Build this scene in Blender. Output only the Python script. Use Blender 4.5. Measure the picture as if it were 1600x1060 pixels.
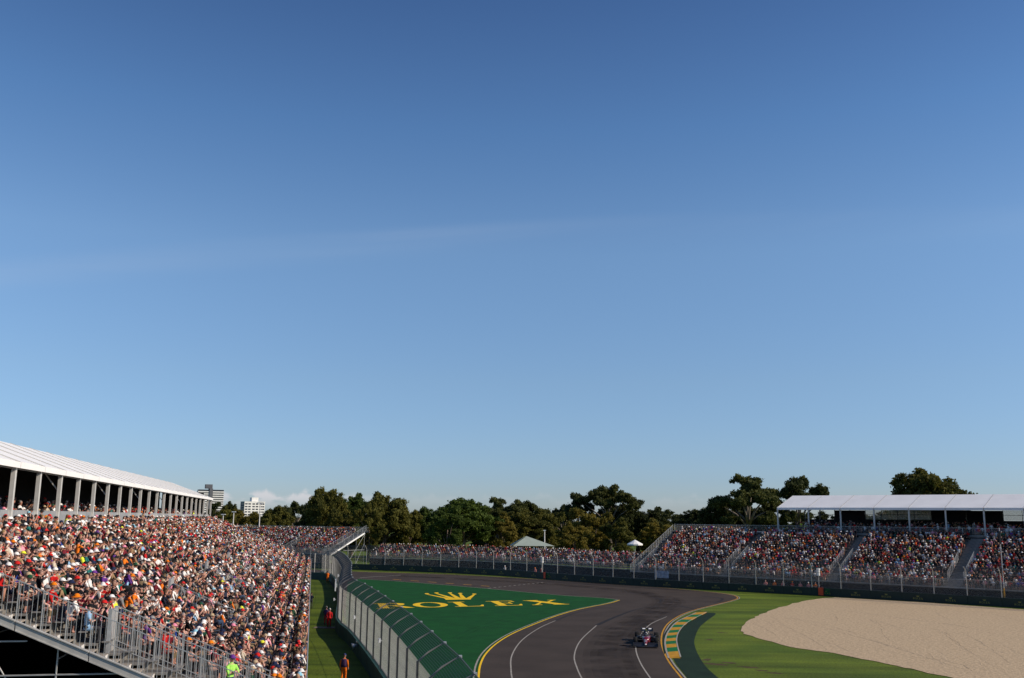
import bpy, bmesh, math, random
import numpy as np
from mathutils import Matrix, Vector, kdtree
from mathutils.geometry import tessellate_polygon
random.seed(7); rng = np.random.default_rng(7)
for o in list(bpy.data.objects): bpy.data.objects.remove(o)
SC = bpy.context.scene; COL = SC.collection
R = math.radians
# ------------------------------------------------------------------ camera
FPX, ROLL, CAMH = 1500.0, 0.011, 10.0
TH = math.atan(281.4 / FPX)
F_ = Vector((0, math.cos(TH), math.sin(TH))); U_ = Vector((0, -math.sin(TH), math.cos(TH))); R_ = Vector((1, 0, 0))
cr, sr = math.cos(ROLL), math.sin(ROLL)
cx = R_ * cr + U_ * sr; cy = R_ * -sr + U_ * cr; cz = -F_
cd = bpy.data.cameras.new('camera'); cam = bpy.data.objects.new('camera', cd); COL.objects.link(cam)
cam.matrix_world = Matrix(((cx.x, cy.x, cz.x, 0), (cx.y, cy.y, cz.y, 0), (cx.z, cy.z, cz.z, CAMH), (0, 0, 0, 1)))
cd.sensor_width = 36; cd.lens = 36 * FPX / 1600; cd.clip_start = 0.5; cd.clip_end = 20000
SC.camera = cam
# ------------------------------------------------------------------ light
SUN_AZ, SUN_EL = R(100), R(30.5)          # azimuth clockwise from +Y
w = bpy.data.worlds.new('World'); SC.world = w; w.use_nodes = True
nt = w.node_tree; nt.nodes.clear(); L = nt.links.new
def nd(t, **k):
    n = nt.nodes.new(t)
    for a, b in k.items(): setattr(n, a, b)
    return n
sky = nd('ShaderNodeTexSky', sky_type='NISHITA', sun_disc=False, sun_elevation=SUN_EL, sun_rotation=SUN_AZ,
         altitude=0, air_density=1.0, dust_density=0.3, ozone_density=6.0)
tc = nd('ShaderNodeTexCoord'); sep = nd('ShaderNodeSeparateXYZ'); L(tc.outputs['Generated'], sep.inputs[0])
def mth(op, a, b=None, c=None, clamp=False):
    n = nd('ShaderNodeMath', operation=op, use_clamp=clamp)
    for i, x in enumerate((a, b, c)):
        if x is None: continue
        if isinstance(x, (int, float)): n.inputs[i].default_value = x
        else: L(x, n.inputs[i])
    return n.outputs[0]
X, Y, Z = sep.outputs
az = mth('ARCTAN2', X, Y)
def sm(v, a, b):
    n = nd('ShaderNodeMapRange', interpolation_type='SMOOTHSTEP'); L(v, n.inputs[0])
    n.inputs[1].default_value = a; n.inputs[2].default_value = b; return n.outputs[0]
def noise(vx, vy, sx, sy, detail=4, rough=.5):
    c = nd('ShaderNodeCombineXYZ'); L(mth('MULTIPLY', vx, sx), c.inputs[0]); L(mth('MULTIPLY', vy, sy), c.inputs[1])
    n = nd('ShaderNodeTexNoise'); n.inputs['Scale'].default_value = 1; n.inputs['Detail'].default_value = detail
    n.inputs['Roughness'].default_value = rough; L(c.outputs[0], n.inputs['Vector']); return n.outputs[0]
# low heaps of cumulus just over the horizon
cn = noise(az, Z, 34, 90, 5, .55)
top = mth('ADD', mth('MULTIPLY', noise(az, Z, 46, 0, 3), .034), .008)
cu = mth('MULTIPLY', sm(mth('SUBTRACT', top, Z), 0, .006), sm(Z, .006, .022))
cu = mth('MULTIPLY', cu, sm(cn, .38, .56))
cu = mth('MULTIPLY', cu, mth('ADD', mth('MULTIPLY', mth('SUBTRACT', 1, sm(az, -.22, -.12)), .8), .12))
# thin high veil
vn = noise(az, mth('ADD', Z, mth('MULTIPLY', az, -.11)), 1.6, 26, 4, .5)
zc = mth('SUBTRACT', Z, mth('ADD', .2955, mth('ADD', mth('MULTIPLY', az, .055), mth('MULTIPLY', mth('MULTIPLY', az, az), -.175))))
ve = mth('MULTIPLY', mth('MULTIPLY', sm(zc, -.03, .0), mth('SUBTRACT', 1, sm(zc, .0, .012))), mth('MULTIPLY', mth('ADD', .35, sm(vn, .4, .7)), mth('ADD', .35, mth('MULTIPLY', mth('SUBTRACT', 1, sm(az, -.35, .25)), .9))))
rmp = nd('ShaderNodeValToRGB'); L(Z, rmp.inputs[0]); el = rmp.color_ramp.elements       # clear blue grading by elevation
while len(el) < 6: el.new(.5)
for e_, (p_, c_) in zip(el, ((.04, (1.22, 1.31, 1.60)), (.139, (1.60, 1.54, 1.56)), (.268, (1.88, 1.82, 1.74)), (.39, (1.40, 1.59, 1.68)), (.5, (1.06, 1.24, 1.43)), (.7, (.95, 1.15, 1.36)))):
    e_.position = p_; e_.color = (c_[0] / 2, c_[1] / 2, c_[2] / 2, 1)
hs = nd('ShaderNodeMix', data_type='RGBA', blend_type='MULTIPLY'); hs.inputs[0].default_value = 1; L(sky.outputs[0], hs.inputs[6]); L(rmp.outputs[0], hs.inputs[7])
mx1 = nd('ShaderNodeMix', data_type='RGBA'); L(mth('MULTIPLY', ve, .10), mx1.inputs[0]); L(hs.outputs[2], mx1.inputs[6]); mx1.inputs[7].default_value = (3.0, 3.6, 4.6, 1)
mx2 = nd('ShaderNodeMix', data_type='RGBA'); L(mth('MULTIPLY', cu, .85), mx2.inputs[0]); L(mx1.outputs[2], mx2.inputs[6]); mx2.inputs[7].default_value = (4.5, 4.4, 4.6, 1)
bg = nd('ShaderNodeBackground'); bg.inputs[1].default_value = 0.15; L(mx2.outputs[2], bg.inputs[0])
wo = nd('ShaderNodeOutputWorld'); L(bg.outputs[0], wo.inputs[0])
sd = bpy.data.lights.new('sun', 'SUN'); sd.energy = 5.0; sd.angle = R(.53); sd.color = (1, .865, .70)
sun = bpy.data.objects.new('sun', sd); COL.objects.link(sun)
sv = Vector((math.sin(SUN_AZ) * math.cos(SUN_EL), math.cos(SUN_AZ) * math.cos(SUN_EL), math.sin(SUN_EL)))
sun.rotation_euler = sv.to_track_quat('Z', 'Y').to_euler(); sun.location = (60, -20, 60)
SC.view_settings.view_transform = 'Standard'; SC.view_settings.look = 'None'
SC.view_settings.exposure = 0.0; SC.view_settings.gamma = 1
# ------------------------------------------------------------------ helpers
def ray(u, v):
    x = (u - 800) / FPX; y = (530 - v) / FPX
    return cx * x + cy * y + F_
def G(u, v, z=0.0):                      # pixel -> point on the level z
    d = ray(u, v); t = (z - CAMH) / d.z
    return Vector((d.x * t, d.y * t, z))
def at(u, v, dist):                      # pixel -> point at a given Y distance
    d = ray(u, v); t = dist / d.y
    return Vector((d.x * t, d.y * t, CAMH + d.z * t))
def proj(p):
    d = Vector(p) - Vector((0, 0, CAMH)); z = d.dot(F_)
    return 800 + FPX * d.dot(cx) / z, 530 - FPX * d.dot(cy) / z, FPX / z
MATS = {}
def mat(name, col, rough=.7, nscale=0, namt=.25, bump=0, metal=0, bscale=None, col2=None, detail=4, coat=0, rnd=0):
    if name in MATS: return MATS[name]
    m = bpy.data.materials.new(name); m.use_nodes = True; t = m.node_tree; b = t.nodes['Principled BSDF']
    b.inputs['Base Color'].default_value = (*col, 1); b.inputs['Roughness'].default_value = rough; b.inputs['Metallic'].default_value = metal
    if rough >= .7 and not metal: b.inputs['Specular IOR Level'].default_value = .12
    if coat: b.inputs['Coat Weight'].default_value = coat
    out = None
    if nscale:
        g = t.nodes.new('ShaderNodeTexCoord'); n = t.nodes.new('ShaderNodeTexNoise'); n.inputs['Scale'].default_value = nscale; n.inputs['Detail'].default_value = detail
        t.links.new(g.outputs['Object'], n.inputs['Vector'])
        mr = t.nodes.new('ShaderNodeMapRange'); t.links.new(n.outputs[0], mr.inputs[0]); mr.inputs[1].default_value = .3; mr.inputs[2].default_value = .7
        x = t.nodes.new('ShaderNodeMix'); x.data_type = 'RGBA'; t.links.new(mr.outputs[0], x.inputs[0])
        c2 = col2 or tuple(c * (1 - namt) for c in col); c1 = col if col2 else tuple(min(1, c * (1 + namt)) for c in col)
        x.inputs[6].default_value = (*c1, 1); x.inputs[7].default_value = (*c2, 1); out = x.outputs[2]
    if rnd:
        oi = t.nodes.new('ShaderNodeObjectInfo'); h = t.nodes.new('ShaderNodeHueSaturation')
        mr2 = t.nodes.new('ShaderNodeMapRange'); t.links.new(oi.outputs['Random'], mr2.inputs[0]); mr2.inputs[3].default_value = 1 - rnd; mr2.inputs[4].default_value = 1 + rnd
        t.links.new(mr2.outputs[0], h.inputs['Value'])
        if out: t.links.new(out, h.inputs['Color'])
        else: h.inputs['Color'].default_value = (*col, 1)
        out = h.outputs[0]
    if out: t.links.new(out, b.inputs['Base Color'])
    if bump:
        g = t.nodes.new('ShaderNodeTexCoord'); n = t.nodes.new('ShaderNodeTexNoise'); n.inputs['Scale'].default_value = bscale or nscale * 4; n.inputs['Detail'].default_value = 3
        t.links.new(g.outputs['Object'], n.inputs['Vector']); bp = t.nodes.new('ShaderNodeBump'); bp.inputs['Strength'].default_value = bump; bp.inputs['Distance'].default_value = .05
        t.links.new(n.outputs[0], bp.inputs['Height']); t.links.new(bp.outputs[0], b.inputs['Normal'])
    MATS[name] = m; return m
def tag(o, label, cat=None, group=None, kind=None):
    if label: o['label'] = label
    if cat: o['category'] = cat
    if group: o['group'] = group
    if kind: o['kind'] = kind
    return o
def empty(name, loc=(0, 0, 0), rz=0):
    o = bpy.data.objects.new(name, None); COL.objects.link(o); o.location = loc; o.rotation_euler.z = rz; o.empty_display_size = .3; return o
class MB:
    def __init__(s): s.v = []; s.f = []; s.m = []
    def add(s, vs, fs, mi=0):
        k = len(s.v); s.v += [tuple(p) for p in vs]
        for f in fs: s.f.append(tuple(i + k for i in f)); s.m.append(mi)
        return s
    def box(s, x0, x1, y0, y1, z0, z1, mi=0):
        v = [(x, y, z) for z in (z0, z1) for y in (y0, y1) for x in (x0, x1)]
        return s.add(v, [(0, 2, 3, 1), (4, 5, 7, 6), (0, 1, 5, 4), (2, 6, 7, 3), (0, 4, 6, 2), (1, 3, 7, 5)], mi)
    def tube(s, pts, rad, n=6, mi=0, sq=1.0):
        v, f = tube(pts, rad, n, sq); return s.add(v, f, mi)
    def ell(s, c, r, n=10, k=6, mi=0):
        v, f = ell(c, r, n, k); return s.add(v, f, mi)
    def loft(s, rings, mi=0, caps=True):
        n = len(rings[0]); v = [p for r_ in rings for p in r_]; f = []
        for i in range(len(rings) - 1):
            for j in range(n):
                a = i * n + j; b = i * n + (j + 1) % n; f.append((a, b, b + n, a + n))
        if caps: f.append(tuple(range(n))[::-1]); f.append(tuple(range((len(rings) - 1) * n, len(rings) * n)))
        return s.add(v, f, mi)
    def mesh(s, name, mats, smooth=False):
        me = bpy.data.meshes.new(name); me.from_pydata(s.v, [], s.f)
        for m in (mats if isinstance(mats, (list, tuple)) else [mats]): me.materials.append(m)
        if any(s.m): me.polygons.foreach_set('material_index', s.m)
        if smooth: me.polygons.foreach_set('use_smooth', [True] * len(s.f))
        me.update(); return me
    def build(s, name, mats, parent=None, loc=(0, 0, 0), rz=0, smooth=False):
        return place(s.mesh(name, mats, smooth), name, parent, loc, rz)
def place(me, name, parent=None, loc=(0, 0, 0), rz=0, scale=None):
    o = bpy.data.objects.new(name, me); COL.objects.link(o); o.parent = parent; o.location = loc
    o.rotation_euler.z = rz
    if scale: o.scale = scale
    return o
def tube(pts, rad, n=6, sq=1.0):
    pts = [Vector(p) for p in pts]
    if isinstance(rad, (int, float)): rad = [rad] * len(pts)
    v = []; f = []; m = len(pts)
    for i, p in enumerate(pts):
        d = (pts[min(i + 1, m - 1)] - pts[max(i - 1, 0)]).normalized()
        a = d.cross(Vector((0, 0, 1)) if abs(d.z) < .9 else Vector((0, 1, 0))).normalized(); b = d.cross(a)
        for j in range(n):
            t = 2 * math.pi * j / n + math.pi / n; v.append(p + (a * math.cos(t) + b * math.sin(t) * sq) * rad[i])
    for i in range(m - 1):
        for j in range(n):
            a = i * n + j; b = i * n + (j + 1) % n; f += [(a, b, b + n), (a, b + n, a + n)]
    for j in range(1, n - 1): f += [(0, j + 1, j), ((m - 1) * n, (m - 1) * n + j, (m - 1) * n + j + 1)]
    return [tuple(p) for p in v], f
def ell(c, r, n=10, k=6):
    v = [(c[0], c[1], c[2] - r[2])]; f = []
    for i in range(1, k):
        ph = -math.pi / 2 + math.pi * i / k
        for j in range(n):
            t = 2 * math.pi * j / n; v.append((c[0] + r[0] * math.cos(ph) * math.cos(t), c[1] + r[1] * math.cos(ph) * math.sin(t), c[2] + r[2] * math.sin(ph)))
    v.append((c[0], c[1], c[2] + r[2])); e = len(v) - 1
    for j in range(n):
        f.append((0, 1 + (j + 1) % n, 1 + j)); f.append((e, e - n + j, e - n + (j + 1) % n))
    for i in range(k - 2):
        for j in range(n):
            a = 1 + i * n + j; b = 1 + i * n + (j + 1) % n; f += [(a, b, b + n), (a, b + n, a + n)]
    return v, f
def catmull(pts, sub=8, closed=False):
    P = [Vector(p) for p in pts]; n = len(P); out = []
    for i in range(n - 1 + closed):
        p0 = P[(i - 1) % n] if closed or i > 0 else P[0] * 2 - P[1]; p1 = P[i % n]; p2 = P[(i + 1) % n]
        p3 = P[(i + 2) % n] if closed or i + 2 < n else P[n - 1] * 2 - P[n - 2]
        for k in range(sub):
            t = k / sub
            out.append(.5 * ((2 * p1) + (p2 - p0) * t + (2 * p0 - 5 * p1 + 4 * p2 - p3) * t * t + (3 * p1 - p0 - 3 * p2 + p3) * t ** 3))
    if not closed: out.append(P[-1])
    return out
def resample(path, step):
    out = [path[0].copy()]; acc = 0
    for a, b in zip(path, path[1:]):
        l = (b - a).length
        while acc + l >= step:
            a = a.lerp(b, (step - acc) / l); out.append(a.copy()); l = (b - a).length; acc = 0
        acc += l
    return out
def sheet(name, outline, z, m, parent=None, thick=0):
    o2 = [Vector((p[0], p[1], 0)) for p in outline]; tri = tessellate_polygon([o2]); mb = MB()
    fs = []
    for t in tri:
        a, b, c = (o2[i] for i in t)
        fs.append(t if (b - a).cross(c - a).z > 0 else t[::-1])
    mb.add([(p.x, p.y, z) for p in o2], fs)
    return mb.build(name, m, parent)
def strip(name, path, wd, z, m, parent=None, off=0, wd2=None):
    mb = MB(); v = []; n = len(path)
    for i, p in enumerate(path):
        d = path[min(i + 1, n - 1)] - path[max(i - 1, 0)]; d.z = 0; d.normalize(); s = Vector((-d.y, d.x, 0))
        ww = wd + ((wd2 or wd) - wd) * i / (n - 1)
        for k in (-.5, .5): q = p + s * (off + k * ww); v.append((q.x, q.y, z))
    mb.add(v, [(2 * i + 1, 2 * i, 2 * i + 2, 2 * i + 3) for i in range(n - 1)])
    return mb.build(name, m, parent)
def gpath(px, sub=8): return catmull([G(*p) for p in px], sub)
def struct(o, label=None): o['kind'] = 'structure'; (label and tag(o, label)); return o
# ------------------------------------------------------------------ materials
def grass_mat(name, a, b, sc):
    m = mat(name, a, .9, sc, col2=b, bump=.6, bscale=9, detail=8); t = m.node_tree; bs = t.nodes['Principled BSDF']
    g = t.nodes.new('ShaderNodeTexCoord'); n = t.nodes.new('ShaderNodeTexNoise'); n.inputs['Scale'].default_value = 7; n.inputs['Detail'].default_value = 3
    t.links.new(g.outputs['Object'], n.inputs['Vector'])
    src = bs.inputs['Base Color'].links[0].from_socket
    mp = t.nodes.new('ShaderNodeMapping'); mp.inputs['Scale'].default_value = (.05, .42, 1); mp.inputs['Rotation'].default_value = (0, 0, .5); n2 = t.nodes.new('ShaderNodeTexNoise'); n2.inputs['Scale'].default_value = 1; n2.inputs['Detail'].default_value = 5
    t.links.new(g.outputs['Object'], mp.inputs[0]); t.links.new(mp.outputs[0], n2.inputs['Vector']); m2 = t.nodes.new('ShaderNodeMapRange'); m2.inputs[1].default_value = .35; m2.inputs[2].default_value = .65; m2.inputs[3].default_value = .72; m2.inputs[4].default_value = 1.25; t.links.new(n2.outputs[0], m2.inputs[0])
    h2 = t.nodes.new('ShaderNodeHueSaturation'); t.links.new(m2.outputs[0], h2.inputs['Value']); t.links.new(src, h2.inputs['Color']); src = h2.outputs[0]
    h = t.nodes.new('ShaderNodeHueSaturation'); mr = t.nodes.new('ShaderNodeMapRange'); mr.inputs[1].default_value = .3; mr.inputs[2].default_value = .7; mr.inputs[3].default_value = .6; mr.inputs[4].default_value = 1.4
    t.links.new(n.outputs[0], mr.inputs[0]); t.links.new(mr.outputs[0], h.inputs['Value']); t.links.new(src, h.inputs['Color']); t.links.new(h.outputs[0], bs.inputs['Base Color']); bs.inputs['Specular IOR Level'].default_value = .15
    return m
M_grass = grass_mat('grass', (.108, .145, .012), (.058, .098, .008), .16)
M_asph = mat('asphalt', (.052, .041, .034), .9, .25, .18, bump=.25, bscale=60, detail=8)
M_paint_g = mat('green_paint', (.006, .062, .010), .85, .5, .2, bump=.2, bscale=40, detail=8)
M_paint_dk = mat('dark_green_paint', (.012, .026, .012), .8, .8, .25, bump=.2, bscale=40)
M_yel = mat('yellow_paint', (.80, .50, .012), .7, 2, .15, detail=6)
M_ora = mat('ochre_paint', (.50, .25, .018), .7, 2, .2, detail=6)
M_kgreen = mat('kerb_green_paint', (.01, .15, .04), .7, 2, .2, detail=6)
M_white_p = mat('white_line_paint', (.30, .28, .245), .75, 3, .25, detail=6)
M_gravel = mat('gravel', (.44, .335, .215), .95, 4, .26, bump=1.0, bscale=7, detail=10)
M_rubber = mat('tyre_rubber_mark', (.022, .02, .02), .8, 1.5, .3)
M_steel = mat('galvanised_steel', (.50, .50, .49), .45, 3, .12, metal=.55, rnd=.08)
M_fsteel = mat('fence_steel', (.50, .48, .43), .55, 2, .15, metal=.25)
M_postd = mat('dark_post_steel', (.20, .19, .175), .6, 2, .2, metal=.25)
M_wire = mat('wire', (.50, .48, .43), .55, metal=.1)
M_beam = mat('beam_aluminium', (.42, .41, .385), .6, 2, .15, metal=.2)
M_cable = mat('cable_steel', (.09, .10, .11), .6, metal=.3)
M_alu = mat('aluminium_deck', (.20, .19, .175), .65, 2, .25, metal=.2)
M_wood = mat('plywood_tread', (.20, .165, .135), .85, 3, .35)
M_tread = mat('worn_tread', (.30, .265, .225), .85, 3, .35)
M_nose = mat('step_nosing', (.62, .60, .57), .6, 5, .15)
M_tent = mat('tent_fabric', (.80, .79, .77), .55, .6, .04)
M_tentin = mat('tent_post', (.52, .51, .48), .5, 2, .1)
M_bar = mat('barrier_green', (.005, .020, .013), .6, 1.2, .3)
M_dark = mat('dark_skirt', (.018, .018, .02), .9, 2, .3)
M_darkg = mat('shade_dark_ground', (.03, .028, .025), .95, 1, .3)  # ground tone darkened to stand for shade below the stand
M_black = mat('black_plastic', (.012, .012, .013), .45, 4, .2)
M_white = mat('white_plastic', (.78, .78, .76), .4, 3, .05)
M_orange = mat('signal_red', (.72, .07, .015), .6, 3, .08)
M_glass = mat('dark_glass', (.02, .025, .03), .12, 1, .2)
M_logo = mat('barrier_logo_paint', (.24, .21, .04), .6, 5, .2)
# ------------------------------------------------------------------ ground, track
gm = MB(); gm.add([(-4000, -400, 0), (4000, -400, 0), (4000, 6000, 0), (-4000, 6000, 0)], [(0, 1, 2, 3)])
struct(gm.build('ground', M_grass), 'mown green grass ground around the track and stands')
inner = gpath([(967, 938), (950, 943), (905, 952), (870, 962), (835, 975), (800, 990), (775, 1005), (757, 1022), (748, 1040), (745, 1060)])
inner += catmull([inner[-1], Vector((-1.4, 55, 0)), Vector((.3, 42, 0)), Vector((3, 28, 0)), Vector((6, 10, 0))], 5)[1:]
outer = gpath([(1070, 1060), (1050, 1035), (1040, 1015), (1037, 1000), (1040, 985), (1050, 972), (1070, 960), (1095, 951.5), (1124, 944.5), (1147, 938.5), (1155, 934.5), (1146, 930), (1118, 926), (1060, 920.5), (980, 914.5), (900, 909), (800, 903), (700, 898), (560, 893.5)], 6)
outer = catmull([Vector((15, 10, 0)), Vector((13, 28, 0)), Vector((11.6, 42, 0)), Vector((11.2, 55, 0)), outer[0]], 5)[:-1] + outer
outer += [Vector((-50, 200, 0)), Vector((-75, 208, 0))]
track = outer + [Vector((-75, 180, 0)), Vector((-32, 172, 0)), Vector((-22, 128, 0)), Vector((-12, 78, 0)), Vector((-5, 50, 0)), Vector((-1, 28, 0)), Vector((2, 10, 0))]
struct(sheet('race_track', track, .004, M_asph), 'dark grey asphalt race track curving past the stands')
upper = gpath([(967, 938), (945, 935), (870, 930), (760, 920), (640, 910), (560, 905)])
infield = upper + [Vector((-25.3, 155, 0)), Vector((-21, 128, 0)), Vector((-18.4, 112, 0)), Vector((-15, 92, 0)), Vector((-9.6, 70, 0)), Vector((-4.6, 50, 0)), Vector((-1.2, 33, 0)), Vector((2.0, 15, 0)), Vector((5, 11, 0))] + inner[::-1][1:-1]
struct(sheet('painted_infield', infield, .008, M_paint_g), 'bright green painted run-off wedge inside the bend')
PL = empty('track_paint'); struct(PL, 'painted lines on the track')
strip('edge_line', inner, .14, .012, M_yel, PL, off=.1)
strip('edge_line', inner, .12, .012, M_white_p, PL, off=-.2)
strip('edge_line', upper, .14, .012, M_white_p, PL, off=-.1)
strip('edge_line', outer[:-2], .13, .008, M_ora, PL, off=.2)
strip('edge_line', outer[:-2], .12, .008, M_white_p, PL, off=-.05)
for px in ([(868, 970), (842, 982), (815.6, 1000.7), (800, 1024), (798.5, 1048), (802, 1070)], [(932, 977.6), (907.5, 1000.7), (897.5, 1024), (902, 1045), (914, 1070)],
           [(1042, 963.7), (1015, 976.7), (997, 999), (993.6, 1015), (1001.5, 1037.5), (1023, 1070)]):
    strip('white_line', gpath(px), .10, .009, M_white_p, PL)
strip('white_line', gpath([(563, 903), (595, 900.8), (626, 899)]), .3, .009, M_white_p, PL)
a, b = G(763, 919.5), G(852, 910)
for k in range(12):
    p = a.lerp(b, k / 12); q = a.lerp(b, (k + .5) / 12); strip('white_dash', [p, q], .28, .009, M_white_p, PL)
for k in range(6):
    u0 = 614 + 27.5 * k; v0 = 905.5 + 2.0 * k
    strip('grid_dash', [G(u0, v0), G(u0 + 13, v0 + .9)], .35, .009, M_ora, PL)
for px, wd in (([(933, 977), (965, 963), (997, 952), (1040, 945)], .5), ([(1060, 947), (1080, 951), (1095, 955)], .5), ([(1098, 932), (1125, 935), (1128, 938), (1115, 943)], .6), ([(868, 970), (900, 958), (940, 950)], .3), ([(1020, 934), (1032, 937), (1030, 943)], .4)):
    strip('rubber_mark', gpath(px), wd, .0065, M_rubber, PL, wd2=.15)
m_rl = mat('rubbered_line', (.026, .021, .019), .85, .5, .2); t_ = m_rl.node_tree; g_ = t_.nodes.new('ShaderNodeTexCoord'); n_ = t_.nodes.new('ShaderNodeTexNoise'); n_.inputs['Scale'].default_value = .35; n_.inputs['Detail'].default_value = 4; r_ = t_.nodes.new('ShaderNodeMapRange'); r_.inputs[1].default_value = .35; r_.inputs[2].default_value = .7; r_.inputs[4].default_value = .2
t_.links.new(g_.outputs['Object'], n_.inputs['Vector']); t_.links.new(n_.outputs[0], r_.inputs[0]); t_.links.new(r_.outputs[0], t_.nodes['Principled BSDF'].inputs['Alpha'])
rl = gpath([(600, 899), (760, 907), (900, 916), (1010, 928), (1045, 940), (1020, 958), (975, 985), (955, 1015), (960, 1045), (975, 1075)], 12)
for k, (o_, wd_) in enumerate(((0, 4.2), (.3, 2.6), (-.2, 1.3), (1.1, .6), (-1.2, .7))): strip('rubber_mark', rl, wd_, .0045 + .0004 * k, m_rl, PL, off=o_)
for px in ([(700, 1000), (760, 975), (850, 955)], [(706, 1003), (766, 978), (856, 958)], [(560, 960), (640, 965), (760, 985)]): strip('rubber_mark', gpath(px), .22, .0105, m_rl, PL)
# painted word and crown on the infield
LET = {  # letters from butted strokes on a unit box
 'R': [[(0, 0), (.5, 0), (.5, .05), (.36, .06), (.36, .94), (.0, .95), (0, 1), (.0, 1), (.36, 1), (.36, 1), (.14, .94), (.14, .06), (0, .05)], [(.36, 1), (.7, .98), (.86, .88), (.88, .75), (.82, .6), (.66, .5), (.36, .48), (.36, .54), (.55, .56), (.64, .66), (.65, .8), (.58, .9), (.36, .94)], [(.44, .48), (.66, .5), (1.0, .05), (1.05, 0), (.8, 0)]],
 'L': [[(0, 0), (.92, 0), (1, .3), (.94, .3), (.82, .08), (.42, .06), (.42, .94), (.56, .95), (.56, 1), (0, 1), (0, .95), (.16, .94), (.16, .06), (0, .05)]],
 'E': [[(0, 0), (.92, 0), (1, .27), (.93, .27), (.82, .07), (.42, .06), (.42, .46), (.62, .47), (.68, .36), (.73, .36), (.73, .67), (.68, .67), (.62, .54), (.42, .53), (.42, .94), (.76, .93), (.87, .76), (.94, .76), (.9, 1), (0, 1), (0, .95), (.16, .94), (.16, .06), (0, .05)]],
 'X': [[(.02, 1), (.02, .95), (.1, .93), (.66, .06), (.56, .05), (.56, 0), (1.03, 0), (1.03, .05), (.94, .07), (.38, .94), (.46, .95), (.46, 1)], [(.60, .605), (.84, .93), (.74, .95), (.74, 1), (1.0, 1), (1.0, .95), (.93, .93), (.64, .54)], [(.40, .46), (.16, .07), (.26, .05), (.26, 0), (-.03, 0), (-.03, .05), (.06, .07), (.36, .53)]]}
def letter_polys(ch):
    if ch == 'O':
        n = 28; out = []
        for i in range(n):
            t0, t1 = 2 * math.pi * i / n, 2 * math.pi * (i + 1) / n
            e = lambda t, a, b: (.5 + a * math.cos(t), .5 + b * math.sin(t))
            out.append([e(t0, .3, .44), e(t0, .52, .52), e(t1, .52, .52), e(t1, .3, .44)])
        return out
    return LET[ch]
def fill2d(mb, polys, fn):
    for pl in polys:
        v2 = []
        for p in pl:
            if not v2 or (abs(p[0] - v2[-1][0]) + abs(p[1] - v2[-1][1])) > 1e-4: v2.append(p)
        vs = [Vector((p[0], p[1], 0)) for p in v2]; tr = tessellate_polygon([vs]); fs = []
        for t in tr:
            a_, b_, c_ = (vs[i] for i in t); fs.append(tuple(t) if (b_ - a_).cross(c_ - a_).z > 0 else tuple(t)[::-1])
        mb.add([fn(p.x, p.y) for p in vs], fs)
LET['R'][0] = [(0, 0), (.5, 0), (.5, .05), (.36, .06), (.36, 1), (0, 1), (0, .95), (.12, .94), (.12, .06), (0, .05)]
LOGO = empty('painted_logo', (0, 0, 0)); tag(LOGO, 'large yellow crown and serif word painted on the green infield', 'logo')
O0 = G(643, 950); XA = (G(892, 944.5) - O0); UA = G(704.5, 940.8) - G(717, 948.2)
for ch, a, b in (('R', -.205, .01), ('O', .03, .235), ('L', .262, .455), ('E', .51, .70), ('X', .755, .985)):
    mb = MB(); fill2d(mb, letter_polys(ch), lambda x, y: tuple(O0 + XA * (a + (b - a) * x) + UA * y + Vector((0, 0, .013)))); mb.build('letter', M_yel, LOGO)
crown_px = [[(697, 937.6), (735.5, 937.0), (736.5, 934.8), (694, 935.2)]]
tips = [(667, 928.4), (682, 927.2), (703, 927.0), (719, 927.9), (741, 929.0)]; bs_ = [(694, 702), (702.2, 711), (711.2, 719.5), (719.7, 728), (728.2, 736.5)]
for (tx, ty), (b0, b1) in zip(tips, bs_): crown_px.append([(b0, 935.2), (b1, 934.9), (tx + 1.6, ty + .5), (tx - 1.6, ty + .6)])
for (tx, ty) in tips: crown_px.append([(tx + 3.6 * math.cos(t), ty - .35 + .75 * math.sin(t)) for t in [2 * math.pi * i / 10 for i in range(10)]])
for i, pl in enumerate(crown_px):
    mb = MB(); fill2d(mb, [pl[::-1]], lambda x, y: tuple(G(x, y) + Vector((0, 0, .013 + .0015 * (i > 5)))))
    for k, f in enumerate(mb.f):
        A, B, C = (Vector(mb.v[q]) for q in f)
        if (B - A).cross(C - A).z < 0: mb.f[k] = f[::-1]
    mb.build('crown_base' if i == 0 else ('crown_point' if i < 6 else 'crown_ball'), M_yel, LOGO)
# kerb
z7 = lambda x, y: (880 + x / 4.444, 880 + y / 4.444)
kl = gpath([z7(*p) for p in ((925, 345), (800, 405), (738, 470), (714, 530), (716, 590), (737, 662))], 12); kr = gpath([z7(*p) for p in ((995, 345), (872, 410), (810, 470), (786, 530), (793, 590), (813, 662))], 12)
KERB = empty('kerb', kl[30]); tag(KERB, 'raised kerb of alternating yellow and green blocks beside the racing car', 'kerb')
def lerp_path(p, t): 
    x = t * (len(p) - 1); i = min(int(x), len(p) - 2); return p[i].lerp(p[i + 1], x - i)
NB = 15
ts = [1 - (1 - i / NB) ** .8 for i in range(NB + 1)]
for i in range(NB):
    t0, t1 = ts[i], ts[i + 1]; q = [lerp_path(kl, t0), lerp_path(kr, t0), lerp_path(kr, t1), lerp_path(kl, t1)]; q = [p - KERB.location for p in q]
    zz = [.02, .09, .09, .02]; mb = MB(); v = [(p.x, p.y, .001) for p in q] + [(p.x, p.y, z) for p, z in zip(q, zz)]
    mb.add(v, [(0, 1, 2, 3), (7, 6, 5, 4), (0, 4, 5, 1), (1, 5, 6, 2), (2, 6, 7, 3), (3, 7, 4, 0)]); mb.build('kerb_block', M_ora if i % 2 == 0 else M_kgreen, KERB)
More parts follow.
